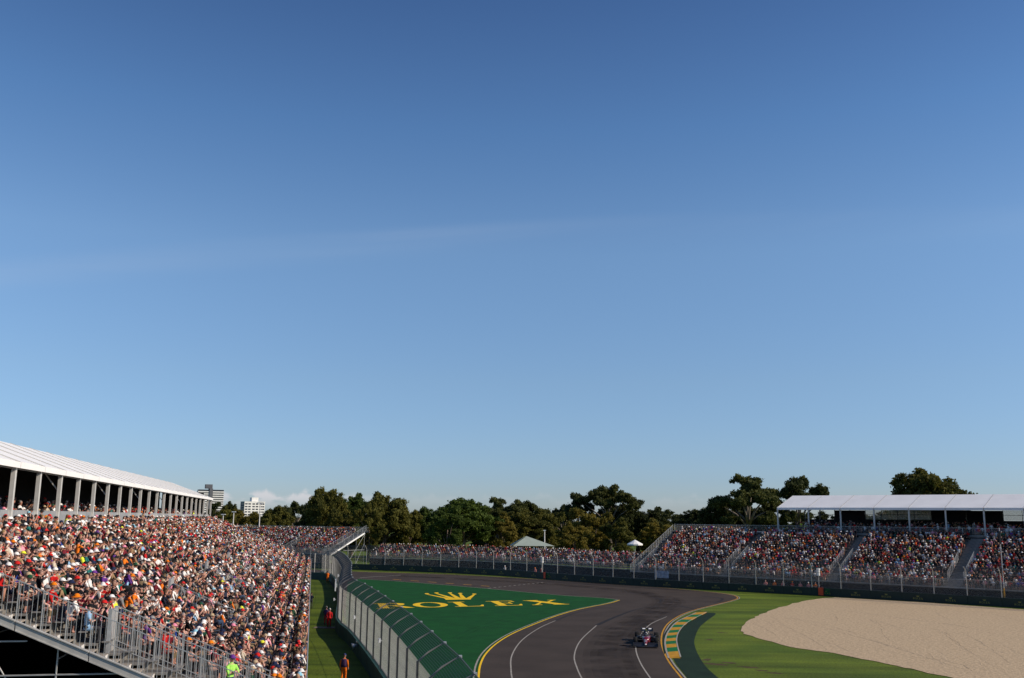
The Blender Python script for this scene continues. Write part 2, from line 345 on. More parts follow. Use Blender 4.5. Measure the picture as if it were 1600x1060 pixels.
klp = [p - KERB.location for p in kl]; krp = [p - KERB.location for p in kr]
strip('kerb_edge', klp, .14, .024, M_white_p, KERB, off=-.05); strip('kerb_edge', krp, .10, .097, M_white_p, KERB, off=.03)
ro = [G(*z7(*p)) for p in ((995, 345), (1060, 352), (1000, 400), (945, 450), (912, 530), (918, 590), (950, 660), (1000, 730), (1085, 805), (1160, 870), (860, 810))]
ro = catmull(ro[:10], 5) + [G(1085, 1072)] + [p + Vector((.15, 0, 0)) for p in gpath([(1072, 1062), (1052, 1035), (1042, 1015)], 4)] + [p + Vector((-.28, .1, 0)) for p in kl[::-1][4::6]]
struct(sheet('painted_verge', ro, .011, M_paint_dk), 'dark green painted strip behind the kerb')
# gravel trap
gtop = [(1158, 985), (1163, 976), (1180, 966), (1200, 956), (1240, 943.5), (1275, 936.5), (1305, 934)]
gbot = [(1158, 985), (1166, 992), (1230, 1010), (1300, 1021), (1400, 1041), (1480, 1058), (1600, 1085)]
bar_px = [G(1305, 934), G(1450, 942.5), G(1600, 953)]
gp = gpath(gtop, 6) + [bar_px[1], bar_px[2], Vector((85, 106, 0)), Vector((70, 60, 0))] + gpath(gbot, 6)[::-1][:-1]
gp = [p + Vector((rng.normal(0, .12), rng.normal(0, .12), 0)) for p in gp]
GR = struct(sheet('gravel_trap', gp, .03, M_gravel), 'pale sandy gravel run-off trap')
def rut(px, wd=.28, h=.04):
    path = resample(gpath(px, 10), .7); mb = MB(); n = len(path); v = []
    for i, p in enumerate(path):
        d = path[min(i + 1, n - 1)] - path[max(i - 1, 0)]; s = Vector((-d.y, d.x, 0)).normalized(); k = math.sin(math.pi * min(1, max(.02, i / (n - 1)))) ** .5 * random.uniform(.35, 1.15)
        j = random.uniform(-.08, .08)
        for o_, z in ((-.5, .026), (-.12, .03 + h * k), (.1, .03 + h * k * .9), (.16, .024), (.5, .026)): q = p + s * (o_ * wd + j); v.append((q.x, q.y, z))
    mb.add(v, [(5 * i + j + 1, 5 * i + j, 5 * i + 5 + j, 5 * i + 6 + j) for i in range(n - 1) for j in range(4)]); mb.build('rut', M_gravel, GR)
z83 = lambda x, y: (1140 + x / 3.478, 860 + y / 3.478)
for l in ([(380, 310), (600, 328), (780, 350), (1000, 380), (1200, 405), (1400, 445), (1598, 490)], [(170, 350), (350, 375), (560, 435), (760, 490), (960, 550), (1180, 620), (1400, 690)], [(120, 380), (250, 395), (400, 460), (500, 520), (550, 555)],
          [(110, 390), (200, 430), (260, 470), (300, 512)], [(90, 425), (130, 440), (160, 470)], [(200, 350), (400, 380), (640, 440), (860, 520), (1100, 590), (1350, 640), (1560, 690)], [(440, 480), (560, 510), (690, 570)], [(1000, 540), (1080, 558)],
          [(900, 400), (1150, 440), (1260, 520), (1400, 610), (1520, 680)], [(1120, 420), (1200, 480), (1300, 560)], [(700, 350), (800, 400), (850, 470), (950, 540)], [(1250, 440), (1380, 510), (1560, 640)], [(560, 340), (590, 380), (570, 420)]):
    rut([z83(*p) for p in l], .2, .018)
for k in range(34):
    u0, v0 = random.uniform(1190, 1600), random.uniform(945, 1040)
    if v0 > 985 + (u0 - 1158) * .20 or v0 < 950 + max(0, u0 - 1400) * .05: continue
    du, dv, be = random.uniform(25, 110), random.uniform(6, 26), random.uniform(-6, 6)
    if v0 + dv < 985 + (u0 + du - 1158) * .2: rut([(u0, v0), (u0 + du * .5, v0 + dv * .5 + be), (u0 + du, v0 + dv)], .18, .014)
M_scuff = mat('bare_earth', (.075, .055, .03), .95, 1.5, .4, bump=.8, bscale=8)
def blob(c, rx, ry, rot=0):
    return [Vector((c.x + math.cos(rot) * rx * k * math.cos(t) - math.sin(rot) * ry * k * math.sin(t), c.y + math.sin(rot) * rx * k * math.cos(t) + math.cos(rot) * ry * k * math.sin(t), 0)) for t in [2 * math.pi * i / 26 for i in range(26)] for k in [random.uniform(.6, 1.15)]]
EAR = struct(empty('worn_earth'), 'patches of bare earth in the grass')
for u, v, rx, ry in ((1118, 1038, 1.1, .5), (1140, 1036, .7, .35), (1170, 1043, .8, .35), (1190, 1048, .5, .3), (1128, 989, .6, .3), (1108, 1000, .4, .4), (1210, 1052, .6, .3), (1105, 1031, .35, .8)):
    sheet('bare_patch', blob(G(u, v), rx, ry, -.5), .006 + .001 * random.random(), M_scuff, EAR)
sheetL = [Vector((-.198 * D + -.98 * s, .98 * D - .198 * s, 0)) for D, s in ((20, .2), (175, .2), (175, 40), (20, 40))]
struct(sheet('stand_shade_ground', sheetL, .004, M_darkg), 'ground below the left grandstand, coloured dark as shade')  # dark sheet colours in the shade under the tiers
# ------------------------------------------------------------------ railings and grandstands
def rail_mesh(run, rise, h=1.25, step=.14, post=True, name='railing_panel', m=None):
    """sloping barred panel: runs along +y, rises along z"""
    mb = MB(); r = .022
    for z in (.12, h): mb.tube([(0, 0, z), (0, run, z + rise)], .02, 4)
    n = max(2, int(run / step))
    for i in range(1, n):
        t = i / n; mb.tube([(0, run * t, .12 + rise * t), (0, run * t, h + rise * t)], .011, 4)
    if post: mb.tube([(0, 0, -.1), (0, 0, h + .04)], .022, 5); mb.tube([(0, run - .06, .1 + rise * .93), (0, run - .06, h + rise * .93)], .013, 4)
    return mb.mesh(name, m or M_steel)
def slope_rail(parent, x, y0, y1, zf, mesh, pitch, rise, name='railing_panel'):
    n = int(round((y1 - y0) / pitch))
    for i in range(n): place(mesh, name, parent, (x, y0 + i * pitch, zf(y0 + i * pitch)))
SEATS = []        # (world x, y, z, yaw, stand)
def to_world(org, rz, x, y): c, s = math.cos(rz), math.sin(rz); return org[0] + c * x - s * y, org[1] + s * x + c * y
def rows_crowd(org, rz, x0, x1, y0, z0, rows, pitch, rise, gaps, stand, fill=.97, seat=.47, row0=0):
    for i in range(rows):
        x = x0 + random.uniform(.1, .4); k = 0
        while x < x1:
            k += 1; y = y0 + i * pitch + pitch * .62
            if not any(a - .25 < x < b + .25 and ya <= y <= yb for a, b, ya, yb in gaps) and random.random() < fill:
                wx, wy = to_world(org, rz, x + random.uniform(-.05, .05), y + random.uniform(-.06, .06))
                SEATS.append((wx, wy, z0 + i * rise, rz + math.pi + random.gauss(0, .28), stand, i + row0, k))
            x += seat
# ---- left grandstand: local x along the stand away from the camera, y back from the track
DL = Vector((-.19778, .98025, 0)); RZL = math.atan2(DL.y, DL.x)
OL = DL * 36.0; LEN = 124.0; ZF = 2.46; PIT = .8; RISE = .3424; NR = 19
LS = empty('covered_grandstand', OL, RZL)
tag(LS, 'huge packed scaffold grandstand with long white tent roof on the left', 'grandstand')
zL = lambda y: ZF + .428 * y
tier = MB().box(1.32, LEN, 0, PIT + .02, -.07, 0).box(1.32, LEN, .002, .03, -RISE, -.07).mesh('tier', M_alu)
bench = MB().box(1.35, LEN, .40, .68, .37, .41).mesh('bench', M_alu)
for i in range(NR):
    z = ZF + i * RISE
    place(tier, 'tier', LS, (0, i * PIT, z)); place(bench, 'bench', LS, (0, i * PIT, z))
# end stair: two treads a row with pale nosing plates
st = MB().box(.06, 1.3, 0, .41, -.05, 0).mesh('stair_tread', M_tread); ns = MB().box(.10, .52, -.014, -.003, -.19, .02).box(.62, 1.04, -.014, -.003, -.19, .02).mesh('step_nosing', M_nose)
for i in range(NR):
    z = ZF + i * RISE
    for k in (0, 1):
        t = place(st, 'stair_tread', LS, (0, i * PIT + k * .4, z - RISE / 2 * (1 - k)))
        if k: place(ns, 'step_nosing', t)
RM = rail_mesh(PIT, RISE, 1.3); RMS = rail_mesh(PIT, RISE, 1.0, .16); RME = rail_mesh(PIT, RISE, 1.4)
slope_rail(LS, .0, 0, NR * PIT, lambda y: zL(y) - .2, RME, PIT, RISE)
beam = MB(); Lr = NR * PIT
def prism(mb, x0, x1, y0, z0, y1, z1, h): 
    v = [(x, y, z + dz) for x in (x0, x1) for (y, z) in ((y0, z0), (y1, z1)) for dz in (0, h)]
    mb.add(v, [(0, 1, 3, 2), (4, 6, 7, 5), (0, 4, 5, 1), (2, 3, 7, 6), (0, 2, 6, 4), (1, 5, 7, 3)]); return mb
for j in range(6):
    y0, y1 = j * 2.4, j * 2.4 + 2.36; mb = MB(); prism(mb, -.09, .0, y0, zL(y0) - .36 - .03 * (j % 2), y1, zL(y1) - .36 - .03 * (j % 2), .26); prism(mb, -.13, .03, y0, zL(y0) - .11, y1, zL(y1) - .11, .035); prism(mb, -.13, .03, y0, zL(y0) - .40, y1, zL(y1) - .40, .035)
    mb.build('side_beam', M_beam, LS)
# scaffold under the tiers
def pole(parent, a, b, r=.03, name='scaffold_tube', m=None):
    mb = MB(); mb.tube([Vector((0, 0, 0)), Vector(b) - Vector(a)], r, 6); return mb.build(name, m or M_steel, parent, a)
for xx in (.1, 4.2):
    for y in ((3.4, 5.8, 8.2, 10.6, 13) if xx < 1 else (6.6, 11.4)):
        pole(LS, (xx, y, 0.02), (xx, y, zL(y) - .45))
    for z, ya in ((2.9, 3.4), (4.7, 5.8), (5.8, 9.2)) if xx < 1 else ((3.6, 6),): pole(LS, (xx, ya, z), (xx, 14, z))
for y, z in ((5.8, 3.9), (8.2, 5.2), (10.6, 5.9)): pole(LS, (.1, y, z), (12, y, z))
for a, b in (((.14, 3.4, 3.3), (.14, 5.8, .6)), ((.14, 5.9, 4.4), (.14, 8.2, 1.2)), ((.14, 10.6, 5.9), (.14, 8.2, 2.2)), ((.14, 13, 3.2), (.14, 10.6, 5.6)), ((.2, 5.8, 4.2), (2.6, 5.8, 1.2))): pole(LS, a, b, .024, 'scaffold_brace')
# front rail, and a skirt added to keep sun from under the tiers
MB().box(0, LEN, -.08, -.05, .01, ZF - .1).build('front_skirt', M_dark, LS)  # added skirt, keeps sun out from under the tiers
FR = MB()
for i in range(42): FR.tube([(i * .14, 0, .05), (i * .14, 0, 1.1)], .009, 4)
FR.tube([(0, 0, 1.1), (5.88, 0, 1.1)], .02, 4); FR.tube([(0, 0, .06), (5.88, 0, .06)], .02, 4); FR.tube([(0, 0, -.2), (0, 0, 1.14)], .03, 5)
FRM = FR.mesh('front_railing', M_steel)
for i in range(21): place(FRM, 'front_railing', LS, (i * 5.9, -.06, ZF))
for y in (14.6,):
    MB().box(-.02, LEN, 23.6, 23.7, 0.02, 14.2).build('back_wall', M_dark, LS)
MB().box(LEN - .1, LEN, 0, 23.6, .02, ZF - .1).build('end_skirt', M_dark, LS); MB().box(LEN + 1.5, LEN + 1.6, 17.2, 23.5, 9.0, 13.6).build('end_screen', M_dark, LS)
# exits cut into the lower rows, each with a panel and two barred rails
VOM = [(1.5, 2.6, 0, 6.9), (17.6, 18.7, 0, 7.1), (36.0, 37.1, 0, 7.2), (54, 55.1, 0, 7.2), (72, 73.1, 0, 7.2), (90, 91.1, 0, 7.2), (108, 109.1, 0, 7.2)]
PANEL = MB().box(0, 1.1, -.03, .03, -.6, 1.25).box(-.04, .04, -.06, .06, -.6, 1.3).box(1.06, 1.14, -.06, .06, -.6, 1.3).mesh('exit_panel', M_steel)
for a, b, _, yb in VOM:
    place(PANEL, 'exit_panel', LS, (a, yb, zL(yb)))
    n_ = 8 if a < 5 else 5
    slope_rail(LS, a, yb - n_ * PIT, yb, zL, RM if a < 5 else RMS, PIT, RISE); slope_rail(LS, b, yb - (n_ - 1) * PIT, yb, zL, RM if a < 5 else RMS, PIT, RISE)
AIS = [(x, x + 1.0, 7.2, 15.2) for x in (26.5, 45, 63, 81, 99)]
# deck, parapet, posts and roof
YD = NR * PIT; ZD = 9.0
MB().box(-4, LEN, YD, 23.6, ZD - .25, ZD).build('upper_deck', M_alu, LS)
PAR = MB().box(0, 2.44, 0, .05, 0, 1.2).mesh('parapet_panel', M_steel); 
for i in range(52): place(PAR, 'parapet_panel', LS, (-3 + i * 2.5, YD + .9, ZD))
YC = 16.1; ZE = 12.75; YR = 22.2; ZR = 15.05
col = MB().box(-.14, .14, -.11, .11, 0, ZE - ZD).mesh('column', M_tentin); brace = MB(); brace.tube([(0, .1, 2.5), (0, 1.1, 3.75)], .05, 4); bm_ = brace.mesh('knee_brace', M_tentin)
# knee braces rest against the columns they stiffen
rf = MB(); TKN = .04
ROOFP = MB(); 
v = [(0, YC - .25, ZE - .04), (4.96, YC - .25, ZE - .04), (4.96, YR, ZR), (0, YR, ZR)]
ROOFP.add(v + [(x, y, z + .05) for x, y, z in v], [(3, 2, 1, 0), (4, 5, 6, 7), (0, 1, 5, 4), (1, 2, 6, 5), (2, 3, 7, 6), (3, 0, 4, 7)])
v = [(0, YR, ZR), (4.96, YR, ZR), (4.96, 28.3, ZE), (0, 28.3, ZE)]
ROOFP.add(v + [(x, y, z + .05) for x, y, z in v], [(3, 2, 1, 0), (4, 5, 6, 7), (0, 1, 5, 4), (1, 2, 6, 5), (2, 3, 7, 6), (3, 0, 4, 7)])
ROOFM = ROOFP.mesh('roof_bay', M_tent)
VAL = MB().box(0, 4.93, YC - .31, YC - .26, ZE - .30, ZE + .03).mesh('valance', M_tent)
SEAM = MB(); SEAM.tube([(0, YC - .27, ZE + .03), (0, YR, ZR + .07)], .045, 4); SEAMM = SEAM.mesh('roof_seam', M_tentin); RAF = MB(); RAF.tube([(0, YC, ZE - .12), (0, YR, ZR - .12), (0, 28.2, ZE - .12)], .09, 4); RAFM = RAF.mesh('rafter', M_tentin)
PUR = MB().box(.1, 4.9, -.04, .04, -.05, .05).mesh('purlin', M_tentin)
x = 21.2 - 35.0
k = 0
while x < LEN + 6:
    if x > -14:
        c = place(col, 'column', LS, (x, YC, ZD))
        if k % 3 == 0 and x > 10: place(bm_, 'knee_brace', c, (0, 0, 0))
        place(RAFM, 'rafter', LS, (x, 0, 0))
        if x < LEN - 1:
            rb = place(ROOFM, 'roof_bay', LS, (x + .02, 0, 0)); place(VAL, 'valance', rb, (0.02, 0, 0))
            place(SEAMM, 'roof_seam', rb, (0, 0, 0)); place(PUR, 'purlin', LS, (x, YC, ZE - .3))
    x += 5.0; k += 1
SEATS_L0 = len(SEATS)
rows_crowd(OL, RZL, 1.45, LEN, 0, ZF, NR, PIT, RISE, [(a, b, -1, y) for a, b, _, y in VOM] + AIS, 'left')
rows_crowd(OL, RZL, 8, LEN, YD + 1.6, ZD, 5, .85, .12, [], 'deck', .62, .55)
# ---- right grandstand
ANG = R(40); RZR = -ANG; OR = Vector((16.79, 156.21, 0)); RLEN = 66.0; RF, RZF, RRISE, RN = 4.4, 1.9, .37, 17
RS = empty('open_grandstand', OR, RZR); tag(RS, 'packed shaded grandstand with white roofed deck behind the gravel trap', 'grandstand')
zR = lambda y: RZF + RRISE / PIT * (y - RF)
tierR = MB().box(0, RLEN, 0, PIT + .02, -.07, 0).box(0, RLEN, .002, .03, -RRISE, -.07).mesh('tier', M_alu); benchR = MB().box(.1, RLEN, .40, .68, .37, .41).mesh('bench', M_alu)
RA = [(15.9, 17.2, 0, 30), (32.4, 33.8, 0, 30), (48.3, 50.3, 0, 30), (64.7, 66, 0, 30)]
for i in range(RN):
    place(tierR, 'tier', RS, (0, RF + i * PIT, RZF + i * RRISE))
    xs = [0] + [q for a in RA[:3] for q in a[:2]] + [RLEN]
    for a, b in zip(xs[::2], xs[1::2]): place(benchR, 'bench', RS, (a, RF + i * PIT, RZF + i * RRISE), 0, ((b - a) / RLEN, 1, 1))
RMR = rail_mesh(PIT, RRISE, 1.15); RMR2 = rail_mesh(PIT * 2, RRISE * 2, 1.15, .2)
for x in (0, 1.4): slope_rail(RS, x, RF, RF + (RN if x == 0 else 8) * PIT, zR, RMR, PIT, RRISE)
for a, b, _, _ in RA[:3]:
    for x in (a, b): slope_rail(RS, x, RF + 1.6, RF + 7.2, zR, RMR, PIT, RRISE)
    stp = MB().box(0.1, b - a - .1, 0, .4, 0, RRISE / 2).mesh('stair_tread', M_alu)
    for i in range(RN): place(stp, 'stair_tread', RS, (a, RF + i * PIT + .4, RZF + i * RRISE))
for i in range(11): place(FRM, 'front_railing', RS, (i * 5.9, RF - .06, RZF))
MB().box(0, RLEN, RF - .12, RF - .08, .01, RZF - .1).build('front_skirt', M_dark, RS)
mb = MB(); prism(mb, -.1, 0, RF, RZF - .3, RF + RN * PIT, zR(RF + RN * PIT) - .3, .25); mb.build('side_beam', M_alu, RS)
for y in (6, 9, 12, 15, 18): pole(RS, (.05, y, .02), (.05, y, zR(y) - .3))
for a, b in (((.05, 6, .1), (.05, 9, 3.6)), ((.05, 12, .6), (.05, 9, 3.4)), ((.05, 12, 1), (.05, 15, 5.6))): pole(RS, a, b, .024, 'scaffold_brace')
YB = RF + RN * PIT; ZDR = 8.35
MB().box(0, RLEN, YB, 31, ZDR - .2, ZDR).build('upper_deck', M_alu, RS)
MB().box(0, RLEN, YB - .02, YB, .05, ZDR - .2).build('back_skirt', M_dark, RS)
for i in range(11): place(FRM, 'back_railing', RS, (i * 5.9, YB + .5, ZDR))
C0, BAY, YCR, ZER, YRR, ZRR = 18.5, 5.22, 20.0, 12.25, 26.2, 14.35
colR = MB().box(-.1, .1, -.1, .1, 0, ZER - ZDR).mesh('column', M_tentin)
rb = MB(); v = [(0, YCR - .2, ZER), (BAY - .12, YCR - .2, ZER), (BAY - .12, YRR, ZRR), (0, YRR, ZRR)]
rb.add(v + [(x, y, z + .05) for x, y, z in v], [(3, 2, 1, 0), (4, 5, 6, 7), (0, 1, 5, 4), (1, 2, 6, 5), (2, 3, 7, 6), (3, 0, 4, 7)])
v = [(0, YRR, ZRR), (BAY - .12, YRR, ZRR), (BAY - .12, 32.4, ZER), (0, 32.4, ZER)]
rb.add(v + [(x, y, z + .05) for x, y, z in v], [(3, 2, 1, 0), (4, 5, 6, 7), (0, 1, 5, 4), (1, 2, 6, 5), (2, 3, 7, 6), (3, 0, 4, 7)])
ROOFR = rb.mesh('roof_bay', M_tent); VALR = MB().box(0, BAY - .1, YCR - .28, YCR - .22, ZER - .28, ZER + .08).mesh('valance', M_tent)
rr = MB(); rr.tube([(0, YCR - .2, ZER + .02), (0, YRR, ZRR + .02), (0, 32.2, ZER)], .07, 4); RAFR = rr.mesh('rafter', M_tentin)
BW = MB().box(.05, BAY - .05, 0, .06, 0, 2.2).mesh('back_panel', M_dark); GP = MB().box(.1, BAY / 2 - .08, .01, .04, 2.25, 3.75).mesh('window_pane', M_glass); MUL = MB().box(-.05, .05, -.02, .08, 0, 3.8).mesh('mullion', M_black)
TR = MB().box(.05, BAY - .05, -.02, .08, 3.0, 3.06).mesh('transom', M_black)
GLS = bpy.data.materials.new('clear_pane'); GLS.use_nodes = True; gt = GLS.node_tree; gb = gt.nodes['Principled BSDF']; gb.inputs['Base Color'].default_value = (.55, .6, .62, 1); gb.inputs['Roughness'].default_value = .08; gb.inputs['Alpha'].default_value = .35
GP.materials[0] = GLS
for k in range(10):
    x = C0 + k * BAY
    place(colR, 'column', RS, (x, YCR, ZDR)); place(RAFR, 'rafter', RS, (x, 0, 0))
    r_ = place(ROOFR, 'roof_bay', RS, (x + .06, 0, 0)); place(VALR, 'valance', r_, (.03, 0, 0))
    place(BW, 'back_panel', RS, (x, 30.8, ZDR)); place(MUL, 'mullion', RS, (x, 30.8, ZDR)); place(MUL, 'mullion', RS, (x + BAY / 2, 30.8, ZDR)); place(TR, 'transom', RS, (x, 30.8, ZDR))
    if k == 0: pass
    elif k in (2, 3, 6, 7): place(GP, 'window_pane', RS, (x, 30.8, ZDR)); place(GP, 'window_pane', RS, (x + BAY / 2, 30.8, ZDR))
    else: place(BW, 'back_panel', RS, (x, 30.7, ZDR + 1.5))
rows_crowd(OR, RZR, 1.7, RLEN, RF, RZF, RN, PIT, RRISE, RA + [(0, 1.6, -1, 11)], 'right')
rows_crowd(OR, RZR, 19.5, RLEN, YB + 1.0, ZDR, 9, 1.0, .05, [], 'rdeck', .5, .6)
# ---- far stand at the end of the straight
RZF2 = math.atan2(-.43, .9); OF = Vector((-36.5, 200, 0)); FN = 15; FRI = .285; FZ = 2.6
FS = empty('bleacher', OF, RZF2); tag(FS, 'distant open bleacher with white end stair beyond the left grandstand', 'grandstand')
tf = MB().box(-52, 0, 0, .82, -.07, 0).box(-52, 0, .002, .03, -FRI, -.07).mesh('tier', M_alu)
for i in range(FN): place(tf, 'tier', FS, (0, i * .8, FZ + i * FRI))
zF = lambda y: FZ + FRI / .8 * y
RMF = rail_mesh(1.6, FRI * 2, 1.2, .2)
for x in (0, -1.6): slope_rail(FS, x, 0, 12.8 if x == 0 else 9.6, zF, RMF, 1.6, FRI * 2)
for x in (-11, -12.4): slope_rail(FS, x, 0, 6.4, zF, RMF, 1.6, FRI * 2)
mb = MB(); prism(mb, .02, .16, 0, FZ - .35, 12, zF(12) - .35, .3); mb.build('side_beam', M_white, FS)
for i in range(9): place(FRM, 'back_railing', FS, (-52 + i * 5.9, 12, zF(12))); place(FRM, 'front_railing', FS, (-52 + i * 5.9, -.1, FZ))
for y in (3, 6, 9, 12): pole(FS, (.08, y, .02), (.08, y, zF(y) - .35))
for a, b in (((.08, 12, zF(12) - .5), (.08, 6, .5)), ((.08, 12, 3.2), (.08, 4.5, 3.2)), ((.08, 9, .2), (.08, 12, 4.5))): pole(FS, a, b, .04, 'scaffold_brace')
MB().box(-52, 0, -.2, -.14, .01, FZ - .1).build('front_skirt', M_dark, FS)
rows_crowd(OF, RZF2, -51, -1.9, 0, FZ, FN, .8, FRI, [(-12.6, -10.8, -1, 6.5)], 'far')
# ------------------------------------------------------------------ barriers and debris fences
BARP = catmull([Vector(p) for p in ((-75, 203, 0), (-50, 197.5, 0), (-29.6, 192, 0), (-11.5, 184.2, 0), (1.0, 174.8, 0), (10, 164.2, 0), (19.5, 155, 0), (29.2, 147.0, 0), (38.8, 140.6, 0), (46.6, 134.8, 0), (54.8, 128.2, 0), (63.4, 120.6, 0), (72, 112.5, 0), (80, 105, 0))], 12)
def wire_mesh(Lb, z0, z1, sp=.06, r=.0022, ky=0.0, sph=None):
    mb = MB(); n = int(Lb / sp)
    for i in range(n): x = (i + .5) * sp; mb.tube([(x, 0, z0), (x, ky, z1)], r, 3)
    h = z1 - z0; m_ = int(math.hypot(h, ky) / (sph or sp))
    for i in range(m_ + 1): t = i / m_; mb.tube([(0, ky * t, z0 + h * t), (Lb, ky * t, z0 + h * t)], r, 3)
    return mb
def debris_fence(name, path, step, zb, ze, zt, ov, labels, blockmat, logo, postmat, wr=.0018, zblk=1.08):
    pts = resample(path, step); base = pts[len(pts) // 2].copy()
    B = empty('concrete_barrier', base); tag(B, labels[0], 'barrier'); Fn = empty('debris_fence', base); tag(Fn, labels[1], 'fence')
    Lb = step
    blk = MB().box(.02, Lb - .02, -.16, .16, 0, zblk).mesh('barrier_block', blockmat); cap = MB().box(.02, Lb - .02, -.17, -.10, zblk, zblk + .05).mesh('top_rail', M_black)
    post = MB(); post.box(-.05, .05, -.05, -.04, zblk, ze).box(-.05, .05, .04, .05, zblk, ze).box(-.008, .008, -.04, .04, zblk, ze)
    post.tube([(0, 0, ze - .03), (0, -ov * .4, ze + (zt - ze) * .5), (0, -ov, zt)], [.05, .05, .04], 4); post.box(-.07, .07, -ov - .09, -ov + .03, zt - .04, zt + .05, 1); pm = post.mesh('post', [postmat, M_steel])
    lo = wire_mesh(Lb, zb, ze, .06, wr).mesh('mesh_panel', M_wire); upb = MB(); nw = 14
    for q in range(1, nw): upb.tube([(0, -ov * q / nw, (zt - ze) * q / nw), (Lb, -ov * q / nw, (zt - ze) * q / nw)], .011, 4)
    for q in range(int(Lb / .1)): upb.tube([(q * .1 + .05, 0, 0), (q * .1 + .05, -ov, zt - ze)], .003, 3)
    up = upb.mesh('overhang_mesh', M_cable)
    cb = MB()
    for z in (zb + .05, zb + .8, zb + 1.6, zb + 2.3, ze - .1): cb.tube([(0, -.07, z), (Lb, -.07, z)], .011, 4)
    cb.tube([(0, -ov, zt), (Lb, -ov, zt)], .022, 4); cm = cb.mesh('cable', M_cable)
    lg = None
    if logo:
        g = MB(); S = 1.25; x0 = Lb / 2 - S / 2
        for ch, a, b in (('R', .0, .17), ('O', .2, .38), ('L', .42, .57), ('E', .61, .77), ('X', .80, 1.0)): fill2d(g, letter_polys(ch), lambda x, y: (x0 + S * (a + (b - a) * x), -.166, .27 + .24 * y))
        cxm = Lb / 2
        g.add([(cxm - .13, -.166, .6), (cxm + .13, -.166, .6), (cxm + .15, -.166, .66), (cxm - .15, -.166, .66)], [(0, 1, 2, 3)])
        for q in range(5):
            b0 = cxm - .15 + .06 * q; tx = cxm - .24 + .12 * q; g.add([(b0, -.166, .66), (b0 + .06, -.166, .66), (tx, -.166, .86 - .02 * abs(q - 2))], [(0, 1, 2)])
        lg = g.mesh('lettering', M_logo)
    for i in range(len(pts) - 1):
        a, b = pts[i], pts[i + 1]; d = b - a; rz = math.atan2(d.y, d.x); sc = (d.length / Lb, 1, 1); loc = a - base
        k = place(blk, 'barrier_block', B, loc, rz, sc)
        if logo: place(lg, 'lettering', k, (0, 0, 0))
        else: place(cap, 'top_rail', k, (0, 0, 0))
        place(pm, 'post', Fn, loc, rz)
        q = Vector((-math.sin(rz), math.cos(rz), 0))
        place(lo, 'mesh_panel', Fn, loc - q * .06, rz, sc); place(up, 'overhang_mesh', Fn, loc - q * .04 + Vector((0, 0, ze)), rz, sc); place(cm, 'cable', Fn, loc, rz, sc)
    return pts
RP = debris_fence('right', BARP, 4.05, 1.1, 3.95, 4.65, .75, ('long dark green barrier with repeated gold crown lettering across the track', 'tall wire debris fence with bent posts before the far stands'), M_bar, True, M_fsteel)
LBP = catmull([Vector(p) for p in ((2.0, 14, 0), (-1.4, 30, 0), (-2.9, 38.5, 0), (-3.9, 43.3, 0), (-4.9, 48, 0), (-6.9, 57, 0), (-9.6, 68, 0), (-12.7, 80, 0), (-15.3, 89, 0), (-18.3, 106.7, 0), (-21.1, 123.4, 0), (-28.3, 157, 0), (-33.5, 168.5, 0))], 10)
M_barL = mat('barrier_teal', (.012, .062, .045), .65, .9, .35)
LPTS = debris_fence('left', LBP, 4.3, 1.1, 3.9, 4.65, 1.15, ('teal concrete barrier along the grass lane below the left grandstand', 'tall galvanised debris fence leaning over the green infield'), M_barL, False, M_postd, .0027)
# low stand behind the fence on the far side of the bend
LOWP = [p for p in BARP if -31 < p.x < 16.5]
def offs(path, b):
    out = []
    for i, p in enumerate(path):
        d = path[min(i + 1, len(path) - 1)] - path[max(i - 1, 0)]; s = Vector((-d.y, d.x, 0)).normalized(); out.append(p + s * b)
    return out
LW = empty('low_bleacher', offs(LOWP, 6)[len(LOWP) // 2]); tag(LW, 'low bleacher with crowd behind the fence across the bend', 'grandstand')
def ribbon(b0, b1, z0, z1, name, m):
    A = offs(LOWP, b0); Bq = offs(LOWP, b1); mb = MB(); mb.loft([[Vector((a.x, a.y, z0)) - LW.location, Vector((b.x, b.y, z0)) - LW.location, Vector((b.x, b.y, z1)) - LW.location, Vector((a.x, a.y, z1)) - LW.location] for a, b in zip(A, Bq)]); return mb.build(name, m, LW)
ribbon(5.0, 5.1, .02, 2.0, 'front_skirt', M_dark)
NLOW = 6
for i in range(NLOW):
    ribbon(5.2 + .8 * i, 5.98 + .8 * i, 1.9 + .3 * i, 2.1 + .3 * i, 'tier', M_alu)
    P_ = resample(offs(LOWP, 5.7 + .8 * i), .52)
    for k, (p, q) in enumerate(zip(P_, P_[1:])):
        if random.random() < .9: SEATS.append((p.x, p.y, 2.1 + .3 * i, math.atan2(q.y - p.y, q.x - p.x) + math.pi + random.gauss(0, .3), 'low', i, k))
FR4 = resample(offs(LOWP, 5.1), 3.0); fr3 = MB()
for i in range(15): fr3.tube([(i * .2, 0, .05), (i * .2, 0, 1.05)], .012, 4)
fr3.tube([(0, 0, 1.05), (3, 0, 1.05)], .025, 4); fr3.tube([(0, 0, .1), (3, 0, .1)], .025, 4); fr3m = fr3.mesh('front_railing', M_steel); FR5 = resample(offs(LOWP, 10.2), 3.0)
for a, b in zip(FR4, FR4[1:]): place(fr3m, 'front_railing', LW, a - LW.location + Vector((0, 0, 2.0)), math.atan2(b.y - a.y, b.x - a.x))
for a, b in zip(FR5, FR5[1:]): place(fr3m, 'back_railing', LW, a - LW.location + Vector((0, 0, 3.5)), math.atan2(b.y - a.y, b.x - a.x))
